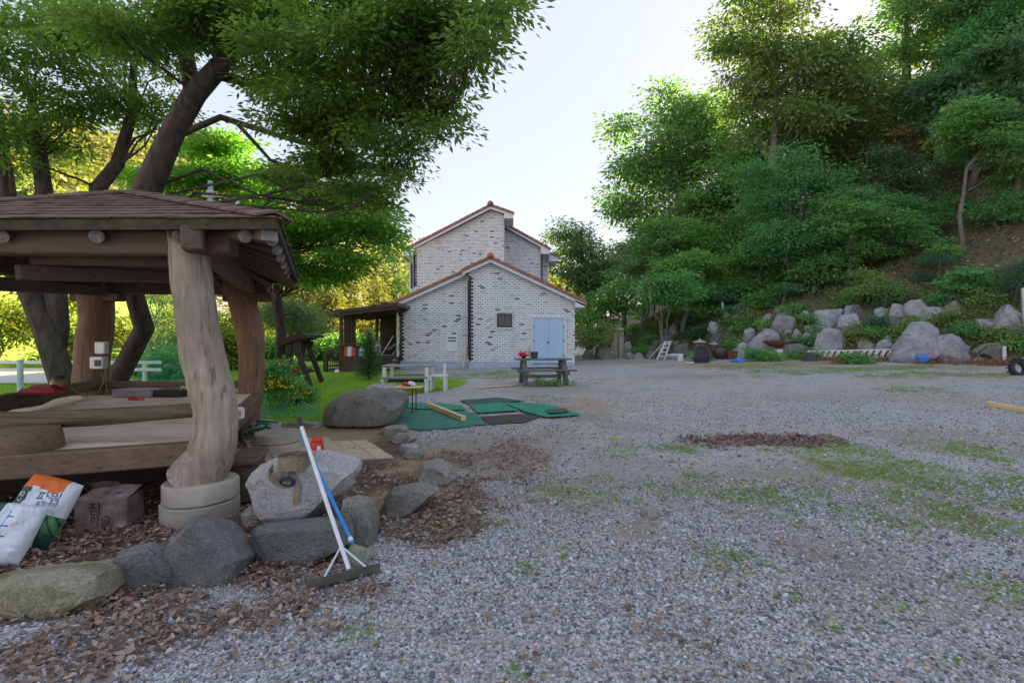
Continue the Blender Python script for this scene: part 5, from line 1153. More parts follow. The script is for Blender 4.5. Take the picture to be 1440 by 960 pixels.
b = B(); b.prism(c[::-1], (-.25, 2.1, 0)); mk('canopy', b, W['dkwood'], sw)
a = at(410, 525, d2+.1)
for k in range(4): b = B(); b.bar(a+Vector((.02+.12*k, 0, .0)), a+Vector((-.23+.12*k, 1.4, .0)), .11, .04); mk('seat_slat', b, W['dkwood'], sw)
b = B(); b.bar(a+Vector((.12, .05, .06)), a+Vector((-.1, 1.35, .06)), .4, .07, bev=.02); mk('cushion', b, M_('dull_red_cloth', (.30, .03, .025), (.2, .02, .02), .9, 8), sw)
for y_ in (.1, 1.3): b = B(); b.tube([a+Vector((.0, y_, 0)), at(412, 478, d2+y_)], .015, 5); mk('chain', b, W['steel'], sw)
# pole with floodlight, net
q = Vector((X_(297, 12.0), 12.0, 0)); lp = thing('light_pole', 'slim pale green-white pole with a floodlight on a short arm behind the gazebo roof', 'light pole', q)
ztop = zat(255, 12.0); b = B(); b.tube([q, (q.x, q.y, ztop)], [.07, .055], 12); mk('pole', b, M_('pale_teal_paint', (.45, .62, .62), None, .5, 5, bmp=0), lp, smooth=50)
for k in range(4): b = B(); b.lathe((q.x, q.y, ztop-.62+.11*k), [(.05, 0), (.085, .015), (.085, .05), (.05, .065)], 12); mk('insulator', b, W['white'], lp)
za = zat(276, 12.0); b = B(); b.bar((q.x-.18, q.y, za), (q.x+.42, q.y, za), .06, .05); mk('arm', b, W['whitemetal'], lp)
e = at(327, 290, 11.9); b = B(); b.box(e, (.30, .12, .24), Euler((R(-25), R(35), 0)).to_matrix(), bev=.03); fl = mk('floodlight', b, W['black'], lp); b = B(); b.box(e+Vector((.10, -.05, -.02)), (.05, .15, .26), Euler((R(-25), R(35), 0)).to_matrix(), bev=.01); mk('lens', b, W['white'], fl)
b = B(); n = 14; A_, B_ = at(190, 225, 12.4), at(297, 300, 12.05)
for j in range(n+1):
    for i in range(n+1):
        u, v = i/n, j/n; x = A_.x+(B_.x-A_.x)*u; zt = A_.z+(B_.z-A_.z)*u**.6-.25*math.sin(u*3.14); b.v.append((x, 12.4-.3*u+.12*math.sin(u*9+v*3), zt*(1-v)+.4*v))
b.f = [(j*(n+1)+i, j*(n+1)+i+1, (j+1)*(n+1)+i+1, (j+1)*(n+1)+i) for j in range(n) for i in range(n)]; b.m = [0]*len(b.f)
tag(mk('hanging_net', b, W['net'], smooth=True), 'tall green net hung from the pale pole behind the gazebo', 'net')
def groundnet(label, poly, z1, seed):
    P = [G(*p) for p in poly]; b = B(); n = 16; a, c_, d_, e = P
    for j in range(n+1):
        for i in range(n+1):
            u, v = i/n, j/n; p = a.lerp(c_, u).lerp(e.lerp(d_, u), v); h = z1*max(0, mnoise.noise(Vector((u*3+seed, v*3, 0)))+.35)+.015; b.v.append((p.x, p.y, ground(p.x, p.y)+h+z1*1.3*v*(1-u)))
    b.f = [(j*(n+1)+i, j*(n+1)+i+1, (j+1)*(n+1)+i+1, (j+1)*(n+1)+i) for j in range(n) for i in range(n)]; b.m = [0]*len(b.f)
    tag(mk('ground_net', b, W['net'], smooth=True), label, 'net')
groundnet('green net draped over the flower bed edge by the gazebo', [(368, 590), (412, 592), (405, 565), (368, 565)], .14, 2); groundnet('green net lying flat on the grass beside the boulder', [(412, 588), (452, 590), (450, 570), (418, 572)], .05, 5)
# guard rail and post beyond the garden, on the left
gr = thing('guard_rail', 'white metal guard rail along the pale road', 'guard rail', (-19, 17.3, 0))
for k in range(5): b = B(); b.box((-25+3.2*k, 17.0, .36), (.10, .10, .78)); mk('post', b, W['white'], gr)
for z in (.48, .72): b = B(); b.bar((-26, 16.93, z), (-11.6, 16.93, z), .05, .10); mk('rail', b, W['white'], gr)
q = Vector((X_(28, 14.5), 14.5, 0)); b = B(); b.tube([q, q+Vector((0, 0, zat(508, 14.5)))], .075, 12); b.lathe(q, [(.08, zat(508, 14.5)), (.09, zat(508, 14.5)+.02), (.05, zat(508, 14.5)+.06)], 12); tag(mk('white_bollard', b, M_('bluish_white_paint', (.55, .68, .8), None, .4, 4, bmp=0), smooth=45), 'pale bluish-white round post in front of the guard rail', 'post')

# ================================================================== ROCK BANK ON THE RIGHT
def bank_rock(x0, y0, x1, y1, mat, seed, label, lean=0):
    g = G((x0+x1)/2, y1); d = g.y+.15; rng = np.random.default_rng(seed); wd = (x1-x0)*d/F*1.22; h = (y1-y0)*d/F*1.16
    c = at((x0+x1)/2, (y0+y1)/2, d); pts = []
    for a in np.linspace(0, 2*math.pi, 9)[:-1]:
        for lv, sc_ in ((-.56, .92), (-.1, 1.02), (.28, .86), (.5, .55)):
            r = sc_*rng.uniform(.80, 1.08)
            r *= rng.uniform(.85, 1.22); pts.append(Vector((c.x+math.cos(a)*wd/2*r+lean*lv*wd, c.y+.25*wd+math.sin(a)*wd*.42*r, c.z+lv*h*rng.uniform(.88, 1.06))))
    return rock('rock', label, pts, RK[mat], seed, 'rocks stacked along the bank', amp=.045, sm=0, cut=.76)
BR = [(870, 481, 894, 503, 'blue', 'bluish squat rock beside the stone pillar'), (880, 493, 894, 505, 'tan', 'small tan rock at the foot of the bank near the pillar'), (893, 495, 906, 505, 'light', 'small pale rock at the foot of the bank left of the ladder'),
 (908, 490, 923, 505, 'dark', 'small dark rock just left of the ladder'), (944, 456, 957, 474, 'tan', 'upright tan stone beside the dark round shrub'), (928, 471, 948, 488, 'dark', 'dark block behind the top of the ladder'),
 (950, 479, 976, 502, 'boulder', 'round grey boulder right of the ladder'), (932, 462, 944, 472, 'boulder', 'small grey rock above the ladder'), (993, 453, 1020, 476, 'blue', 'pointed bluish rock above the jars'),
 (1000, 469, 1026, 484, 'dark', 'low dark rock behind the jars'), (1020, 464, 1036, 474, 'tan', 'small tan rock between pointed rock and pale tablet stone'), (1047, 456, 1064, 480, 'light', 'pale upright tablet-shaped stone on the bank'), (1034, 480, 1066, 504, 'light', 'pale block below the tablet-shaped stone'),
 (1063, 464, 1112, 498, 'stripe', 'wide block with dark vertical streaks behind the rusty basin'), (1072, 440, 1089, 456, 'light', 'small pale rock above the streaked block'), (1089, 442, 1130, 468, 'stripe', 'broad grey-purple rock high on the bank above the basin'), (1116, 462, 1131, 478, 'light', 'small pale rock right of the streaked block'),
 (1128, 434, 1143, 450, 'light', 'small pale knob of rock high on the bank'), (1150, 429, 1192, 460, 'blue', 'pale bluish overhanging rock high on the bank'), (1184, 441, 1226, 463, 'light', 'long pale rock beside the overhanging rock'),
 (1150, 462, 1207, 497, 'stripe', 'big domed rock with dark streaks behind the white rack'), (1212, 479, 1241, 496, 'tan', 'low tan rock behind the white rack'), (1257, 424, 1279, 446, 'light', 'pale cleft rock below the dark conifer'), (1277, 421, 1318, 444, 'light', 'long pale rock below the light green sapling'),
 (1302, 431, 1341, 450, 'blue', 'bluish wedge rock above the huge pale boulder'), (1335, 420, 1362, 444, 'tan', 'tan block high on the bank above the ivy'), (1270, 455, 1350, 510, 'stripe', 'huge pale boulder with purple streaks behind the blue can'),
 (1318, 468, 1392, 511, 'stripe', 'sloping pale rock merging with the huge boulder'), (1240, 477, 1270, 497, 'blue', 'small bluish dome rock beside the huge boulder'), (1374, 447, 1413, 469, 'light', 'pale rusty-spotted rock above the yellow shrubs'), (1410, 427, 1475, 478, 'stripe', 'tall pointed grey rock beside the dark conifer'),
 (1378, 485, 1448, 511, 'boulder', 'long low grey rock behind the black bucket'), (1248, 444, 1276, 464, 'dark', 'dark rock between pale cleft rock and huge boulder'), (838, 482, 862, 505, 'boulder', 'dark grey rock between the house and the stone pillar'), (976, 484, 1000, 504, 'dark', 'dark rock behind the jars'), (1100, 484, 1150, 503, 'dark', 'dark low rock beneath the rusty basin'),
 (820, 490, 836, 503, 'tan', 'small tan rock by the house corner'), (1208, 462, 1232, 482, 'tan', 'tan rock beneath the long pale rock'), (905, 475, 922, 490, 'tan', 'small tan rock above the ladder foot'), (960, 466, 985, 482, 'tan', 'tan ledge rock below the dark round shrub')]
for i, (x0, y0, x1, y1, m_, lb) in enumerate(BR): bank_rock(x0, y0, x1, y1, m_, 100+i, lb)
# small filler stones wedged between the big ones
rfz = np.random.default_rng(313); n_ = 0
while n_ < 84:
    px_ = rfz.uniform(866, 1436); py_ = 500-rfz.uniform(0, 1)*(58 if px_ > 1000 else 32); wd_ = rfz.uniform(8, 24); hp_ = wd_*rfz.uniform(.5, .9)
    o = bank_rock(px_, py_-hp_, px_+wd_, py_, ('tan', 'dark', 'boulder', 'blue', 'light')[n_ % 5], 2000+n_, {0: 'small tan', 1: 'small dark grey', 2: 'small mossy grey', 3: 'small bluish', 4: 'small pale'}[n_ % 5]+' filler stone wedged between the big bank rocks'); o['group'] = 'filler stones wedged in the rock bank'; n_ += 1
# heaps of rusty dead brush at the foot of the rocks
for i, (px_, py_, wp, hp, lb) in enumerate(((1200, 511, 36, 16, 'in front of the white rack'), (1250, 508, 26, 13, 'at the end of the white rack'), (1322, 511, 30, 12, 'beside the blue can'), (1300, 500, 14, 16, 'behind the blue can'), (1370, 513, 30, 9, 'before the black bucket'), (1405, 514, 22, 8, 'by the white stake'), (1060, 443, 18, 7, 'above the tablet-shaped stone'), (1140, 404, 22, 10, 'on the slope above the knob of rock'))):
    g = G(px_, py_); k_ = g.y/F; rng = np.random.default_rng(850+i); cl = [((g.x+rng.uniform(-.8, .8)*wp*k_, g.y+.1+rng.uniform(-.2, .3), g.z+hp*k_*rng.uniform(.05, .7)), (wp*k_*.35, .3, hp*k_*.3)) for q in range(9)]
    (v, f, rn), tw = crown_leaves(cl, 900, .12, .22, rng, spread=.12, per=12, flat=.6); o = link('brush_heap', npmesh('brush_heap', v-np.array(g), f, [LM['rusty']], rnd=rn), None, g); tag(o, 'heap of rusty-brown dead brush '+lb, 'brush heap', 'heaps of dead brush below the bank')
# stone pillar
g = G(868, 503); pl = thing('stone_pillar', 'grey stone pillar with flat cap at the foot of the bank', 'pillar', g); d = g.y
for px_, wd in ((865, 4), (873, 7)): a = at(px_, 503, d); b = B(); b.box((a.x, d, (zat(466, d)+g.z)/2), (wd*d/F, .3, zat(466, d)-g.z), bev=.03); mk('shaft', b, W['conc'], pl)
b = B(); a = at(868, 464, d); b.box((a.x, d, a.z+.04), (.75, .5, .18), bev=.04); mk('cap', b, W['conc'], pl)
# ladder
a, c_ = G(929, 506), at(939, 481, G(929, 506).y+.25); ld = thing('step_ladder', 'white aluminium step ladder standing against the rock bank', 'ladder', a)
for k in (-1, 1):
    w0, w1 = .20, .14; b = B(); b.bar(a+Vector((k*w0+.0, 0, .02)), c_+Vector((k*w1, 0, 0)), .05, .06); mk('rail', b, W['white'], ld)
for k in range(4):
    t = (k+.8)/4.3; p = a.lerp(c_, t); b = B(); b.box(p+Vector((0, 0, .02)), (.40-.12*t, .10, .04)); mk('step', b, W['white'], ld)
b = B(); b.box(c_+Vector((0, 0, .02)), (.34, .14, .05)); mk('top_step', b, W['white'], ld)
for k in (-1, 1): b = B(); b.bar(c_+Vector((k*.14-.06, .05, 0)), a+Vector((k*.2-.35, .35, .05)), .035, .035); mk('rear_leg', b, W['galv'], ld)
# tubs, jars and scrap along the foot of the bank
def lid_basin(px, py, label):
    g = G(px, py); b = B(); b.lathe(g, [(.30, .02), (.42, .16), (.46, .22), (.40, .27), (.1, .32)], 18); tag(mk('basin', b, W['whitemetal'], smooth=40), label, 'basin')
lid_basin(949, 505, 'pale blue-white lidded basin right of the ladder')
g = G(957, 508); b = B(); b.lathe(g, [(.13, 0), (.14, .02), (.14, .36), (.11, .38)], 14); tag(mk('white_canister', b, W['white'], smooth=40), 'small white canister in front of the pale basin', 'canister')
def jar(px, py, s, label, lidm):
    g = G(px, py); t = thing('clay_jar', label, 'jar', g, 'brown clay jars below the bank'); b = B()
    b.lathe(g, [(.22*s, 0), (.34*s, .12*s), (.45*s, .38*s), (.44*s, .58*s), (.32*s, .78*s), (.30*s, .84*s), (.33*s, .87*s)], 22); mk('body', b, W['onggi'], t, smooth=50)
    b = B(); b.lathe(g, [(.36*s, .875*s), (.36*s, .92*s), (.22*s, .97*s), (.07*s, 1.0*s), (.08*s, 1.06*s), (.02*s, 1.09*s)], 22); mk('lid', b, lidm, t, smooth=50)
jar(984, 505, 1.0, 'brown clay jar with pale knobbed lid', W['conc']); jar(1004, 504, .85, 'brown clay jar with grey lid', W['galv']); jar(993, 507, .7, 'brown clay jar with reddish lid', W['rust']); jar(1013, 505, .75, 'dark clay jar at the end of the jars', W['onggi'])
g = G(988, 511); t = thing('barrow_tray', 'black upturned wheelbarrow tray leaning before the jars', 'tray', g); b = B(); b.tube([g+Vector((0, .12*s_, .02+.36*1.0)) if 0 else g+Vector((.34*math.cos(a), .10+.12*math.sin(a), .40+.42*math.sin(a))) for s_ in (1,) for a in np.linspace(-.35, 3.49, 15)], .035, 7); mk('rim', b, W['darkgrey'], t, smooth=True)
b = B(); pr = [g+Vector((.33*math.cos(a), .12+.10*math.sin(a), .40+.40*math.sin(a))) for a in np.linspace(-.35, 3.49, 15)]+[g+Vector((-.33, .1, .03)), g+Vector((.36, .1, .03))]; b.prism(pr, (.02, .14, .02)); mk('pan', b, W['black'], t)
g = G(975, 511); b = B(); b.box(g+Vector((0, .1, .03)), (.62, .4, .05), rotz(.2), bev=.02); tag(mk('white_board', b, W['white']), 'flat white board lying before the wheelbarrow tray', 'board')
g = G(1032, 505); b = B(); b.box(g+Vector((0, .2, .22)), (.70, .5, .40), rotz(.05), bev=.01); tag(mk('rusty_box', b, W['rust']), 'rusty red-brown iron box by the blue tarp', 'box')
g = G(1039, 509); tag(rock('blue_tarp', '', [g+Vector((.36*math.cos(a), .22*math.sin(a)+.1, z)) for a in np.linspace(0, 6, 8) for z in (0, .12)]+[g+Vector((.05, .1, .22))], W['brightblue'], 71, amp=.06), 'crumpled bright blue tarp on the gravel edge', 'tarp'); 
g = G(1100, 503); t = thing('fire_basin', 'rusty iron boat-shaped basin on a white block', 'basin', g); d = g.y; b = B(); b.box(g+Vector((.02, .25, .20)), (.44, .4, .42), bev=.02); mk('block', b, W['white'], t)
wz = zat(489, d); b = B(); L_ = 42*d/F/2; n = 14
for i in range(n+1):
    u = -1+2*i/n; r = .26*(1-u**4*.55)
    for k in range(9):
        a_ = math.pi*k/8; b.v.append((g.x+u*L_-.02, g.y+.25+math.cos(a_)*r, wz+.30-math.sin(a_)*r*1.0+.06*u*u))
b.f = [(i*9+k, i*9+k+1, (i+1)*9+k+1, (i+1)*9+k) for i in range(n) for k in range(8)]+[tuple(range(9)), tuple(range(n*9+8, n*9-1, -1))]; b.m = [0]*len(b.f); mk('bowl', b, W['rust'], t, smooth=40)
b = B(); b.box((g.x-.12, g.y+.25, wz+.33), (.5, .3, .10), bev=.03); mk('ash_lid', b, W['rust'], t)
# white slatted rack lying below the rocks
g0, g1 = G(1131, 505), G(1266, 504); y_ = (g0.y+g1.y)/2; rkk = thing('slatted_rack', 'long white slatted rack lying on its side below the big domed rock', 'rack', (g0+g1)/2)
u = (g1-g0); Lr = u.length; u.normalize(); hR = .38
for z in (.05, hR): b = B(); b.bar(g0+Vector((.0, 0, z))+(u*.15 if z > .1 else u*0), g1+Vector((0, 0, z)), .05, .05); mk('long_rail', b, W['white'], rkk)
for k in range(15): a = g0+u*(Lr*(k+.2)/15); b = B(); b.bar(a+Vector((0, -.012, .055)), a+u*.16+Vector((0, -.012, hR)), .03, .13); mk('slat', b, W['white'], rkk)
g = G(1141, 508); b = B(); b.prism([g+Vector((-.26, 0, .0)), g+Vector((.34, 0, .0)), g+Vector((.12, .05, .32)), g+Vector((.0, .08, .40)), g+Vector((-.10, .05, .34))], (0, .22, 0)); tag(mk('dark_wedge', b, W['darkgrey']), 'dark grey rubber wedge in front of the white rack', 'wedge')
# blue can
g = G(1302, 511); t = thing('jerry_can', 'bright blue plastic jerry can in front of the huge boulder', 'jerry can', g); b = B(); b.box(g+Vector((0, .12, .15)), (.46, .22, .28), rotz(-.15), bev=.06); mk('body', b, W['brightblue'], t); b = B(); b.tube([g+Vector((-.20, .12, .24)), g+Vector((-.29, .12, .27))], .04, 10); mk('spout', b, W['brightblue'], t)
b = B(); b.tube([g+Vector((-.14, .1, .28)), g+Vector((-.08, .1, .34)), g+Vector((.1, .1, .34)), g+Vector((.16, .1, .28))], .02, 7); mk('handle', b, W['brightblue'], t)
g = G(1388, 508); b = B(); b.tube([g+Vector((-.05, .1, .12)), g+Vector((.28, .15, .09)), g+Vector((.42, .15, .08))], [.17, .13, .11], 14); tag(mk('black_bucket', b, W['black'], smooth=40), 'black bucket lying on its side by the long low rock', 'bucket')
g = G(1416, 510); b = B(); b.box(g+Vector((0, .1, .30)), (.10, .07, .62), bev=.006); tag(mk('white_stake', b, W['white']), 'short white wooden stake by the tyre', 'stake')
a, c_ = at(1376, 496, G(1388, 508).y), at(1389, 486, G(1388, 508).y); b = B(); b.tube([a, c_], .02, 6); tag(mk('black_hose', b, W['black']), 'black hose end over the low rock', 'hose')
g = G(1434, 528); ty = thing('tractor_tyre', 'black lugged tyre lying at the gravel edge', 'tyre', g+Vector((.15, .1, 0))); q = g+Vector((.15, .2, .22)); b = B()
pts = [q+Vector((.22*math.cos(a), .05*math.sin(a), .22*math.sin(a))) for a in np.linspace(0, 6.283, 25)]; b.tube(pts, .085, 9, cap=False); mk('carcass', b, W['black'], ty, smooth=True)
for k in range(16): a = k/16*6.283; p = q+Vector((.30*math.cos(a), .0, .30*math.sin(a))); b = B(); b.box(p, (.05, .16, .035), Euler((0, -a, 0)).to_matrix()); mk('lug', b, W['black'], ty)
g = G(1017, 448); b = B(); b.tube([g+Vector((0, -.1, 0)), at(1015.5, 425, g.y-.05)], .07, 10); tag(mk('white_post', b, W['white'], smooth=50), 'short white post beside the dark conifer on the bank', 'post')
g = G(1437, 470); b = B(); b.tube([g+Vector((0, -.2, 0)), at(1440, 405, g.y)], .10, 8); tag(mk('pipe', b, W['galv'], smooth=50), 'upright bluish-grey pipe beside the pointed rock', 'pipe')

# ================================================================== TREES AND SHRUBS
def clp(lst, seed=5):
    rng = np.random.default_rng(seed); out = []
    for x, y, r, d in lst:
        for q in range(5):
            a = rng.uniform(0, 6.283); k = rng.uniform(.1, .75); rr = r*rng.uniform(.42, .7)
            out.append((tuple(at(x+math.cos(a)*r*k, y+math.sin(a)*r*k*.85, d*(1+rng.normal()*.05))), (rr*d/F, rr*d/F*.95, rr*d/F*.20)))
    return out
# the big leaning tree over the gazebo
sA_ = [(px_path([(172, 588), (165, 532), (203, 462), (182, 395), (192, 330), (207, 268), (245, 185), (275, 130), (325, 75), (392, 20), (450, -60), (520, -140)], 10.0, 7.0), px_r([34, 30, 28, 27, 32, 36, 30, 27, 20, 15, 10, 6], 8.6)),
       (px_path([(272, 135), (262, 80), (230, 10), (215, -60)], 8.5, 8), px_r([24, 20, 15, 8], 8.3)), (px_path([(325, 78), (420, 55), (520, 40), (620, 30), (700, 5)], 8.0, 6.2), px_r([15, 12, 9, 6, 3], 7)),
       (px_path([(300, 105), (400, 130), (480, 150), (560, 165), (620, 170)], 8.2, 7.2), px_r([14, 10, 8, 5, 3], 7.6)), (px_path([(240, 195), (310, 165), (390, 190), (470, 215), (545, 245)], 8.9, 8.5), px_r([12, 9, 7, 5, 3], 8.6)), (px_path([(330, 170), (380, 225), (440, 245)], 8.7, 8.9), px_r([7, 5, 3], 8.6))]
cA_ = clp([(230, 20, 95, 7.8), (330, 30, 95, 7.4), (430, 20, 90, 7), (520, 20, 80, 6.6), (600, 25, 70, 6.4), (670, 25, 52, 6.2), (715, 8, 30, 6), (400, 95, 60, 7.6), (470, 100, 75, 7.3), (560, 95, 68, 7), (635, 85, 50, 6.8), (675, 70, 32, 6.6), (430, 165, 70, 8.0),
            (520, 165, 62, 7.7), (590, 160, 46, 7.3), (625, 175, 24, 7.1), (480, 225, 60, 8.5), (550, 225, 44, 8.2), (575, 200, 28, 8), (530, 270, 30, 8.6), (400, 235, 40, 9), (560, 60, 60, 6.6), (640, 130, 24, 7)])
plant('maple_tree', 'big leaning tree with dark twisted trunk arching over the gazebo roof', 'tree', (-7.6, 10.0, 0), sA_, cA_, 58000, .105, .38, LM['maple'], W['bark'], 301, flat=.22, spread=.17, per=16, branch=.24, twigs=2, hollow=.0)
sB_ = [(px_path([(98, 585), (90, 540), (62, 455), (32, 388), (14, 300), (5, 230), (-5, 150)], 10.8, 10), px_r([36, 31, 28, 26, 22, 18, 12], 10.4)), (px_path([(80, 505), (82, 460), (78, 400), (66, 300), (56, 220), (45, 140)], 10.8, 10.2), px_r([18, 24, 26, 22, 18, 10], 10.4)),
       (px_path([(120, 400), (138, 330), (138, 265), (165, 232), (186, 160), (188, 90)], 11, 10.4), px_r([20, 22, 20, 18, 13, 8], 10.6))]
cB_ = clp([(20, 60, 85, 9.5), (110, 50, 85, 9.6), (190, 90, 70, 10), (60, 140, 70, 10), (150, 160, 65, 10.5), (10, 200, 60, 10.4), (90, 215, 50, 10.8), (-50, 130, 70, 10), (230, 150, 50, 10.6), (-40, 30, 70, 9.5), (20, 255, 40, 11), (140, 20, 60, 9.3)])
plant('maple_tree', 'many-stemmed dark tree standing left behind the gazebo back post', 'tree', (-9.3, 10.8, 0), sB_, cB_, 24000, .115, .40, LM['maple'], W['bark'], 302, flat=.2, spread=.2, per=16, branch=.24, hollow=.0, twigs=2)
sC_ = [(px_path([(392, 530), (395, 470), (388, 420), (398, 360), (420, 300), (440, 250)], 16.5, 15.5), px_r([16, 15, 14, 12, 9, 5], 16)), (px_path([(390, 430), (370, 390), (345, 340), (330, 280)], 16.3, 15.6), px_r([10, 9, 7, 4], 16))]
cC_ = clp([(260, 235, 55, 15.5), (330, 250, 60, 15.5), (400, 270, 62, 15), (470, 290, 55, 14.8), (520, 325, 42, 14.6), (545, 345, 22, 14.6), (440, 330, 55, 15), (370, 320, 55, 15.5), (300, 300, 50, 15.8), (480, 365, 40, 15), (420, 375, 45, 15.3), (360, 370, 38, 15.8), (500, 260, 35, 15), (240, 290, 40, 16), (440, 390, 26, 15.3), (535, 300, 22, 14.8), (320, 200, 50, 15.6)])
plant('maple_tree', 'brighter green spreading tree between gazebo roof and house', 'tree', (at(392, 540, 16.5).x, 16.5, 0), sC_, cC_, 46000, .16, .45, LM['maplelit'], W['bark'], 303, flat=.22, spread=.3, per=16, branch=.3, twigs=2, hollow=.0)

def auto_tree(name, label, cat, base, boxes, k, n, L, leaf, bark, seed, d=None, size=.40, wd=.5, tw=10, stems=1, group=None, **kw):
    g = G(*base)
    if d: g = Vector((X_(base[0], d), d, ground(X_(base[0], d), d)))
    cl = []
    for j, (x0, y0, x1, y1) in enumerate(boxes): cl += px_clumps(x0, y0, x1, y1, g.y+.3, max(2, int(k*1.7)//len(boxes)), seed+j, size)
    rng = np.random.default_rng(seed); topx = sum((q[0]+q[2])/2 for q in boxes)/len(boxes); topy = min(q[1] for q in boxes); boty = max(q[3] for q in boxes); st = []
    top = at(topx, topy+.18*(boty-topy), g.y+.2)
    for s in range(stems):
        e = top+Vector((rng.normal()*.12*(top.z-g.z)*(stems > 1), rng.normal()*.3, -.1*s)); pts = curve_pts(g-Vector((0, 0, .05)), e, 7, 0, rng, .025); r0 = tw/2*g.y/F*(.7 if stems > 1 else 1)
        st.append((pts, [r0*(1-.11*i) for i in range(8)]))
    return plant(name, label, cat, g, st, cl, n, L, wd, leaf, bark, seed, group, **kw)
AT = auto_tree
AT('oak_tree', 'tall loose-crowned oak standing free above the far end of the bank', 'tree', (950, 420), [(862, 120, 1010, 250), (850, 200, 1000, 330), (930, 110, 1040, 260)], 54, 24000, .36, LM['oak'], W['barkg'], 401, d=40, tw=11, size=.24, spread=.75, per=16, flat=.45)
AT('oak_tree', 'tall oak whose crown spreads over the top of the bank', 'tree', (1090, 390), [(1000, -60, 1150, 110), (1050, 20, 1230, 200), (1010, 60, 1110, 210)], 60, 27000, .30, LM['oak2'], W['barkg'], 402, d=32, tw=14, size=.24, spread=.62, per=16, flat=.45)
AT('maple_tree', 'leafy green maple low on the bank right of the house', 'tree', (985, 440), [(890, 290, 1010, 390), (960, 280, 1060, 400)], 36, 20000, .20, LM['bush'], W['barkg'], 403, d=33.5, stems=3, tw=8, spread=.45, per=18, flat=.3)
AT('dogwood_tree', 'layered dogwood with bluish-green leaves on the bank', 'tree', (1115, 420), [(1030, 190, 1150, 330), (1100, 220, 1230, 340), (1050, 300, 1180, 390)], 48, 26000, .19, LM['dog'], W['barkg'], 404, d=29, stems=3, tw=9, spread=.48, per=18, flat=.2)
AT('small_tree', 'small flat-topped tree with forked trunk above the dark conifer', 'tree', (1290, 352), [(1160, 255, 1300, 300), (1220, 270, 1310, 312)], 10, 6000, .17, LM['dog'], W['barkg'], 405, stems=2, tw=9, spread=.36, per=18, flat=.16)
AT('withered_tree', 'small tree with withered yellow-brown leaves on the slope', 'tree', (1309, 266), [(1235, 165, 1335, 250)], 9, 2600, .17, LM['dead'], W['barkg'], 406, tw=13, spread=.36, per=14, flat=.25)
AT('tall_tree', 'tall forest tree with straight dark trunk above the withered tree', 'tree', (1300, 240), [(1190, -120, 1330, 60), (1150, 60, 1260, 170), (1240, -20, 1340, 90)], 36, 16000, .28, LM['oak'], W['bark'], 407, tw=17, size=.24, spread=.6, per=16, flat=.4)
AT('tall_tree', 'tall forest tree with slim grey trunk near the top of the slope', 'tree', (1412, 232), [(1330, -60, 1480, 70), (1300, 40, 1420, 150), (1390, 80, 1480, 180)], 40, 18000, .27, LM['dog'], W['barkg'], 408, tw=14, size=.25, spread=.55, per=16, flat=.35)
AT('tall_tree', 'tall tree behind the oaks on the crest of the slope', 'tree', (1215, 290), [(1120, 60, 1260, 230), (1160, 150, 1290, 260)], 36, 16000, .28, LM['oak2'], W['barkg'], 409, d=36, tw=12, spread=.6, per=16)
AT('tall_tree', 'dark dense tree filling the slope above the right-hand shrubs', 'tree', (1360, 240), [(1290, 60, 1400, 210), (1340, 120, 1450, 230)], 32, 15000, .26, LM['oak3'], W['barkg'], 410, d=31, tw=10, spread=.5, per=16)
AT('garden_tree', 'dark green round tree with sparse tips behind the house corner', 'tree', (826, 440), [(775, 330, 870, 420), (770, 300, 830, 370), (800, 345, 865, 415)], 40, 15000, .24, LM['oak'], W['bark'], 411, d=38, tw=9, spread=.5, per=16)
AT('dogwood_tree', 'broad dogwood with flat tiers of leaves behind the pale yellowish shrub', 'tree', (1190, 400), [(1130, 265, 1230, 350), (1170, 290, 1290, 360)], 26, 13000, .18, LM['dog2'], W['barkg'], 431, d=27, stems=2, tw=8, spread=.42, per=18, flat=.18, size=.28)
AT('leafy_bush', 'dense green thicket below the layered dogwood', 'bush', (1060, 430), [(1010, 330, 1110, 420), (1040, 370, 1120, 425)], 24, 11000, .18, LM['bush'], W['barkg'], 432, d=30.5, stems=3, tw=5, spread=.38, per=18, size=.3)
AT('leafy_bush', 'tangled thicket between the free-standing oak and the maple', 'bush', (905, 430), [(860, 330, 950, 410), (880, 300, 960, 380)], 24, 11000, .22, LM['oak'], W['barkg'], 433, d=34, stems=3, tw=5, spread=.42, per=18, size=.3)
AT('tall_tree', 'leafy forest tree filling the gap between the two oaks', 'tree', (1040, 380), [(960, 200, 1080, 330), (1000, 160, 1120, 290)], 34, 16000, .27, LM['dog2'], W['barkg'], 434, d=35, tw=9, spread=.5, per=16, size=.26)
AT('tall_tree', 'bushy forest tree high above the withered tree', 'tree', (1260, 270), [(1180, 120, 1300, 240), (1240, 100, 1340, 200)], 28, 13000, .26, LM['oak3'], W['barkg'], 435, d=38, tw=9, spread=.5, per=16, size=.26)
AT('tall_tree', 'drooping leafy tree above the slim grey trunk', 'tree', (1440, 250), [(1370, 20, 1500, 150), (1340, 100, 1440, 200)], 28, 14000, .24, LM['oak3'], W['barkg'], 436, d=26, tw=9, spread=.45, per=16, size=.26, flat=.25)
AT('tall_tree', 'tall thick-crowned tree rising into the corner above the slim trunks', 'tree', (1380, 240), [(1280, -120, 1430, 40), (1340, -60, 1500, 80), (1250, -40, 1360, 60)], 44, 17000, .27, LM['oak'], W['barkg'], 437, d=34, tw=12, spread=.5, per=16, size=.26)
AT('tall_tree', 'olive-green forest tree behind the layered dogwood', 'tree', (1150, 340), [(1080, 110, 1200, 250), (1120, 180, 1250, 300)], 34, 15000, .26, LM['oak2'], W['barkg'], 438, d=36, tw=9, spread=.5, per=16, size=.26)
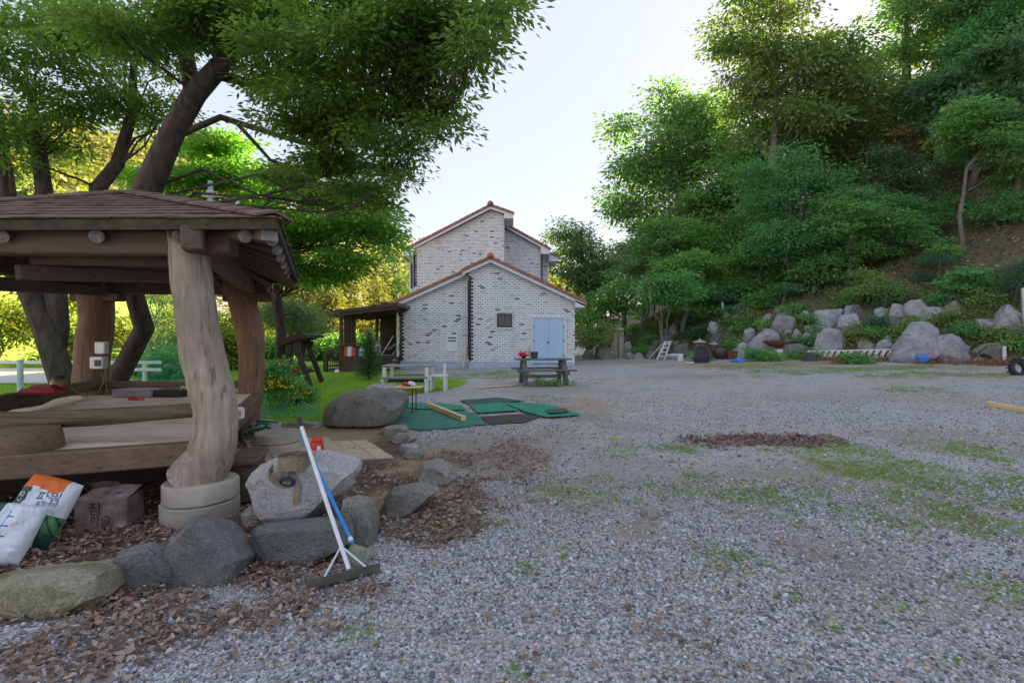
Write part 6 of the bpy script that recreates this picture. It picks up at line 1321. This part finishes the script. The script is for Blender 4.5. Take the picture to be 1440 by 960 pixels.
AT('tall_tree', 'slender leafy tree on the slope right of the withered tree', 'tree', (1350, 275), [(1320, 130, 1420, 240), (1380, 170, 1460, 260)], 24, 9000, .2, LM['dog2'], W['barkg'], 439, d=25, tw=7, spread=.36, per=16, size=.26, flat=.2)
AT('sapling', 'young sapling with hanging leaves below the slim grey trunk', 'sapling', (1400, 330), [(1370, 260, 1445, 325)], 12, 2600, .17, LM['fresh'], W['barkg'], 440, stems=2, tw=3, spread=.3, per=14, flat=.2)
FW = [(875, 415, 850, 300, 930, 400, 42, 'oak3', 'at the far end of the wood behind the house'), (1010, 400, 940, 250, 1060, 350, 37, 'oak2', 'between the free-standing oak and the dogwood'), (1240, 330, 1190, 200, 1310, 310, 31, 'oak3', 'behind the withered tree'), (1080, 380, 1020, 150, 1110, 280, 39, 'dog2', 'below the spreading oak crown'), (1330, 260, 1260, 20, 1380, 160, 40, 'oak2', 'between the two tall trunks'), (1430, 250, 1400, 40, 1510, 200, 33, 'oak', 'at the edge of the wood above the pipe'), (960, 430, 930, 340, 1010, 425, 31, 'bush', 'above the bank by the dark conifer'), (1140, 400, 1110, 330, 1190, 400, 28, 'dog2', 'behind the bright sapling')]
for i, (bx, by, x0, y0, x1, y1, d_, lf, lb) in enumerate(FW):
    AT('wood_tree', 'leafy woodland tree '+lb, 'tree', (bx, by), [(x0, y0, x1, y1), (x0+15, (y0+y1)/2-20, x1+15, y1+25)], 30, 11000, .0068*d_, LM[lf], W['barkg'], 950+i, d=d_, stems=1+i % 2, tw=8, spread=.014*d_, per=16, size=.27, flat=.3, group='trees of the wood above the bank')
AT('leafy_bush', 'broad-leaved bright green bush low on the bank', 'bush', (935, 440), [(900, 365, 978, 440)], 10, 5000, .20, LM['fresh'], W['barkg'], 412, d=28.5, stems=3, tw=4, spread=.35, per=18, flat=.35)
AT('leafy_bush', 'mid green bush at the house end of the bank', 'bush', (855, 480), [(815, 385, 900, 480), (845, 375, 905, 450)], 14, 8000, .19, LM['bush'], W['barkg'], 413, d=33, stems=3, tw=4, spread=.4, per=18)
AT('leafy_bush', 'yellowish-green low bush beside the house corner', 'bush', (830, 497), [(810, 445, 872, 495)], 8, 3500, .17, LM['weed'], W['barkg'], 414, d=30, stems=2, tw=3, spread=.3, per=16)
AT('sapling', 'bright fresh green sapling on the slope', 'sapling', (1160, 395), [(1128, 337, 1196, 388)], 8, 1500, .19, LM['fresh'], W['barkg'], 415, stems=2, tw=3, spread=.3, per=14, flat=.2)
AT('sapling', 'fresh green sapling with flat fern-like sprays before the dark conifer', 'sapling', (1345, 420), [(1308, 368, 1380, 412)], 8, 1500, .17, LM['fresh'], W['barkg'], 416, stems=2, tw=3, spread=.28, per=16, flat=.12)
AT('dwarf_conifer', 'dark dome-shaped conifer behind the fern-like sapling', 'conifer', (1313, 402), [(1280, 345, 1350, 400)], 10, 5500, .10, LM['conifer'], W['bark'], 417, tw=5, spread=.18, per=18, wd=.2, hollow=.2)
AT('dwarf_conifer', 'dark spreading conifer beside the pointed rock', 'conifer', (1425, 435), [(1395, 350, 1470, 435)], 12, 6500, .11, LM['conifer'], W['bark'], 418, tw=5, spread=.2, per=18, wd=.2, hollow=.2)
AT('leafy_bush', 'pale yellowish shrub between the white rack and the slope', 'bush', (1232, 430), [(1196, 372, 1272, 428)], 9, 3200, .13, LM['weed'], W['barkg'], 419, stems=3, tw=3, spread=.25, per=16)
AT('leafy_bush', 'bluish-green shrub above the streaked block', 'bush', (1100, 432), [(1080, 392, 1122, 432)], 6, 1600, .14, LM['dog'], W['barkg'], 420, stems=2, tw=3, spread=.25, per=16)
AT('dwarf_conifer', 'dark conifer with bare stem beside the white post', 'conifer', (1014, 448), [(992, 388, 1045, 432)], 9, 4500, .13, LM['conifer'], W['bark'], 421, tw=6, spread=.22, per=18, wd=.2)
AT('dwarf_conifer', 'dark round conifer among the rocks above the ladder', 'conifer', (966, 470), [(955, 440, 982, 470)], 6, 2400, .13, LM['conifer'], W['bark'], 422, tw=3, spread=.18, per=16, wd=.22)
AT('leafy_bush', 'bright green rounded shrub above the jars', 'bush', (982, 484), [(967, 456, 996, 484)], 6, 1800, .13, LM['yew'], W['barkg'], 423, stems=2, tw=2, spread=.2, per=16)
AT('leafy_bush', 'fresh green branch reaching in beside the tall slim tree', 'bush', (1440, 300), [(1396, 226, 1480, 290)], 8, 2000, .20, LM['fresh'], W['barkg'], 424, stems=3, tw=3, spread=.35, per=14, flat=.2)
SH = [(905, 470, 923, 490, 'bush', 'over the ladder foot'), (1020, 474, 1041, 499, 'bush', 'between clay jars and rusty box'), (1045, 492, 1078, 508, 'fresh', 'in front of the streaked block'), (1094, 427, 1136, 446, 'bush', 'above the broad grey-purple rock'), (1067, 450, 1091, 464, 'bush', 'below the small pale rock'),
      (1130, 460, 1160, 492, 'dog', 'left of the big domed rock'), (1189, 455, 1216, 484, 'weed', 'right of the big domed rock'), (1224, 440, 1246, 466, 'conifer', 'below the long pale rock'), (1274, 446, 1311, 464, 'bush', 'above the huge boulder'), (1347, 455, 1377, 482, 'dog', 'growing over the huge boulder as ivy'),
      (1374, 463, 1413, 484, 'weed', 'below the rusty-spotted rock'), (1250, 462, 1274, 480, 'weed', 'left of the huge boulder'), (1414, 456, 1446, 487, 'weed', 'below the pointed rock'), (880, 454, 902, 472, 'bush', 'above the stone pillar'), (1118, 494, 1146, 506, 'bush', 'beside the rusty basin foot'), (1186, 500, 1218, 512, 'fresh', 'in front of the white rack'),
      (915, 455, 935, 470, 'weed', 'above the dark ladder block'), (1015, 445, 1040, 462, 'bush', 'below the white post'), (1040, 432, 1070, 452, 'weed', 'above the tablet-shaped stone'), (1320, 440, 1350, 460, 'weed', 'below the bluish wedge rock'), (1370, 405, 1410, 440, 'weed', 'left of the spreading conifer'), (895, 485, 912, 503, 'bush', 'left of the ladder'), (1225, 398, 1262, 436, 'dog', 'below the flat-topped tree'), (975, 495, 990, 508, 'fresh', 'beside the wheelbarrow tray'),
      (1035, 450, 1050, 470, 'bush', 'left of the tablet-shaped stone'), (1140, 445, 1156, 464, 'bush', 'below the pale knob of rock'), (1212, 460, 1240, 482, 'bush', 'beneath the long pale rock'), (1310, 415, 1345, 432, 'dog', 'above the tan block'), (1255, 405, 1290, 424, 'weed', 'above the pale cleft rock'), (930, 440, 956, 458, 'weed', 'left of the dark round conifer'), (890, 430, 925, 455, 'bush', 'on the grassy bank above the ladder'),
      (840, 465, 862, 486, 'weed', 'left of the stone pillar'), (1405, 480, 1440, 500, 'bush', 'below the ivy by the white stake'), (1118, 445, 1134, 462, 'weed', 'between the grey-purple rock and pale knob'), (1060, 498, 1095, 508, 'bush', 'in front of the rusty basin block'),
      (1150, 485, 1172, 500, 'bush', 'behind the dark wedge'), (1000, 430, 1030, 450, 'dog', 'behind the white post'), (1180, 408, 1215, 432, 'bush', 'above the overhanging rock'), (1060, 405, 1090, 432, 'bush', 'left of the bluish-green shrub'), (860, 440, 890, 465, 'bush', 'behind the stone pillar cap'), (1300, 490, 1320, 504, 'weed', 'at the huge boulder foot')]
for i, (x0, y0, x1, y1, lf, lb) in enumerate(SH):
    AT('bank_shrub', 'small leafy shrub '+lb, 'shrub', ((x0+x1)/2, y1), [(x0-6, y0-5, x1+6, y1+1)], 8, 1500 if lf != 'conifer' else 1800, .13 if lf != 'conifer' else .09, LM[lf], W['barkg'], 500+i, stems=2, tw=2, spread=.17, per=14, group='shrubs among the bank rocks', size=.5)

# undergrowth on the wooded slope
ru = np.random.default_rng(77); placed = 0
while placed < 34:
    g = Vector((ru.uniform(7, 34), ru.uniform(12, 46), 0)); s_ = float(hill_s(g.x, g.y))
    if not 3.5 < s_ < 14 or not .18 < g.x/g.y < 1.08: continue
    g.z = ground(g.x, g.y); r = ru.uniform(.6, 1.3); h = r*ru.uniform(.8, 1.5); cl = []
    for q in range(9): a = ru.uniform(0, 6.28); k = ru.uniform(0, .8); cl.append(((g.x+math.cos(a)*r*k, g.y+math.sin(a)*r*k, g.z+h*ru.uniform(.3, 1)), (r*.4, r*.4, r*.12)))
    lf = ('dog', 'bush', 'oak', 'fresh', 'bush', 'dog')[placed % 6]
    plant('slope_shrub', {'dog': 'bluish-green', 'bush': 'mid green', 'oak': 'dull olive-green', 'fresh': 'bright fresh green'}[lf]+' loose undergrowth shrub on the wooded slope', 'shrub', g, [([g, g+Vector((.05, 0, h*.5)), g+Vector((.1, .05, h*.9))], [.03, .02, .01])], cl, 1500, .17, .5, LM[lf], W['barkg'], 900+placed, 'undergrowth on the wooded slope', spread=.22, per=14, flat=.22, twigs=1)
    placed += 1
# lawn side plants
def conifer(label, px, base_y, top_y, wpx, seed, d=None):
    g = G(px, base_y); top = at(px, top_y, g.y); H = top.z-g.z; cl = []
    rng = np.random.default_rng(seed)
    for i in range(14):
        t = i/13; r = wpx/2*g.y/F*(1-.80*t)*.62
        for a in np.linspace(0, 6.283, 5)[:-1]+i: cl.append(((g.x+math.cos(a)*r*.8, g.y+math.sin(a)*r*.8, g.z+.16*H+t*.82*H), (r*.7+.04, r*.7+.04, .09)))
    return plant('young_conifer', label, 'conifer', g, [([g, g+Vector((0, 0, H*.5)), g+Vector((0, 0, H*.97))], [.05, .035, .01])], cl, 5200, .11, .22, LM['yew'], W['bark'], seed, spread=.09, per=16, twigs=1, flat=.7)
conifer('young cone-shaped conifer on the lawn before the porch', 519, 534, 462, 42, 601)
g = G(408, 534); AT('garden_pine', 'grey-green dome-shaped garden pine behind the swing', 'pine', (410, 520), [(362, 418, 455, 480), (375, 410, 440, 460)], 16, 15000, .16, LM['pine'], W['barkg'], 602, d=18.5, stems=5, tw=7, spread=.28, per=20, wd=.14, flat=.5)
for i, (x0, y0, x1, y1, d, lb) in enumerate(((372, 500, 410, 560, 10.5, 'leafy flowering bush beside the back right post of the gazebo'), (395, 520, 420, 560, 11.5, 'low flowering clump at the foot of the swing'), (412, 540, 436, 562, 11.8, 'small orange flowering clump before the swing'), (355, 505, 380, 545, 13, 'flowering bush close behind the gazebo post'))):
    g = Vector((X_((x0+x1)/2, d), d, 0)); t = AT('flower_bush', lb, 'flower bush', ((x0+x1)/2, y1), [(x0, y0, x1, y1+10)], 8, 2600, .09, LM['fresh'], W['barkg'], 610+i, d=d, stems=3, tw=2, spread=.14, per=16)
    cl = px_clumps(x0, y0, x1, y1, d-.1, 5, 640+i, .6); (v, f, rn), tw = crown_leaves(cl, 130 if i < 3 else 60, .05, .9, np.random.default_rng(650+i), spread=.14, per=8); link('blossoms', npmesh('blossoms', v-np.array(t.location), f, [W['yellow']], rnd=rn), t)
q = G(415, 562); rock('rock', 'small brown rock at the edge of the flower bed', [q+Vector((.24*math.cos(a), .2*math.sin(a), z)) for a in np.linspace(0, 6, 8) for z in (-.03, .14)]+[q+Vector((0, 0, .2))], RK['tan'], 57)
# sunlit growth beyond the garden
BG = [(-70, 395, 60, 525, 27, 'sunny', 'sunlit yellow-green bush behind the guard rail'), (20, 370, 130, 515, 31, 'sunny', 'tall sunlit bush above the pale road'), (95, 420, 210, 525, 28, 'sunny', 'sunlit bush seen between trunk and back post'), (170, 395, 275, 500, 33, 'sunny', 'tall sunlit tree seen through the gazebo'), (185, 470, 275, 545, 19, 'bush', 'green bush close behind the back rail'), (255, 430, 340, 530, 24, 'sunny', 'bush behind the front post of the gazebo'),
      (300, 400, 400, 500, 31, 'sunny', 'sunlit tree behind the garden pine'), (425, 465, 480, 508, 34, 'bush', 'rounded hedge bush at the far end of the lawn'), (470, 468, 525, 506, 35, 'bush', 'hedge bush behind the porch stairs'), (515, 462, 560, 503, 36, 'bush', 'hedge bush seen through the porch'), (335, 470, 400, 520, 25, 'bush', 'green bush behind the flower bed')]
for i, (x0, y0, x1, y1, d, lf, lb) in enumerate(BG):
    AT('background_bush', lb, 'bush', ((x0+x1)/2, y1), [(x0, y0, x1, y1+8)], 14, 6500, .24, LM[lf], W['bark'], 700+i, d=d, stems=3, tw=5, spread=.45, per=16, size=.45)
for i, (px_, y0, y1, wpx, d, lb) in enumerate(((440, 385, 500, 70, 52, 'sunlit yellow pine left of the porch'), (492, 372, 500, 80, 56, 'tall sunlit golden pine behind the porch roof'), (530, 392, 500, 70, 60, 'sunlit golden pine near the house corner'), (465, 402, 498, 60, 47, 'lower sunlit pine in the golden row'), (400, 392, 500, 70, 50, 'sunlit pine behind the garden pine'), (555, 360, 500, 80, 72, 'shaded grey-green pine above the porch roof'))):
    g = Vector((X_(px_, d), d, ground(X_(px_, d), d))); H = zat(y0, d)-g.z; cl = []
    for k in range(11):
        t_ = k/10; r = wpx/2*d/F*(1-.75*t_)
        for a in np.linspace(0, 6.283, 5)[:-1]+k*1.3: cl.append(((g.x+math.cos(a)*r*.6, g.y+math.sin(a)*r*.6, g.z+H*(.12+.84*t_)), (r*.5+.15, r*.5+.15, .4)))
    plant('pine_tree', lb, 'pine', g, [([g, g+Vector((.1, 0, H*.5)), g+Vector((0, 0, H*.95))], [.2, .14, .04])], cl, 6500, .45, .35, LM['farpine'] if i < 5 else LM['forest'], W['bark'], 730+i, spread=.45, per=14, twigs=1, flat=.4)
def forest(name, pts, rr, hh, n, L, mat, seed):
    rng = np.random.default_rng(seed); cl = []
    for x, y in pts:
        h = hh*rng.uniform(.75, 1.25); r = rr*rng.uniform(.8, 1.2); z = ground(x, y); cl += [((x, y, z+h*.45), (r, r, h*.45)), ((x+rng.normal()*r*.3, y, z+h*.8), (r*.7, r*.7, h*.28))]
    (v, f, rn), tw = crown_leaves(cl, n, L, .6, rng, spread=L*1.3, per=10, flat=.5, hollow=.6); o = link(name, npmesh(name, v, f, [mat], rnd=rn)); o['kind'] = 'stuff'; return o
rf_ = np.random.default_rng(9)
px_ = rf_.uniform(4, 120, 1500); py_ = rf_.uniform(-40, 170, 1500); s_ = hill_s(px_, py_); k = (s_ > 13) & (s_ < 75); forest('hillside_forest', list(zip(px_[k], py_[k]))[:420], 3.0, 9.5, 95000, .75, LM['forest'], 801)
px_ = rf_.uniform(-110, 26, 900); py_ = rf_.uniform(66, 150, 900); k = (hill_s(px_, py_) < 1); forest('valley_forest', list(zip(px_[k], py_[k]))[:330], 3.6, 10, 60000, 1.0, LM['farpine'], 802)
px_ = rf_.uniform(-100, -36, 260); py_ = rf_.uniform(14, 70, 260); forest('roadside_forest', list(zip(px_, py_))[:150], 3.0, 8, 36000, .7, LM['sunny'], 803)
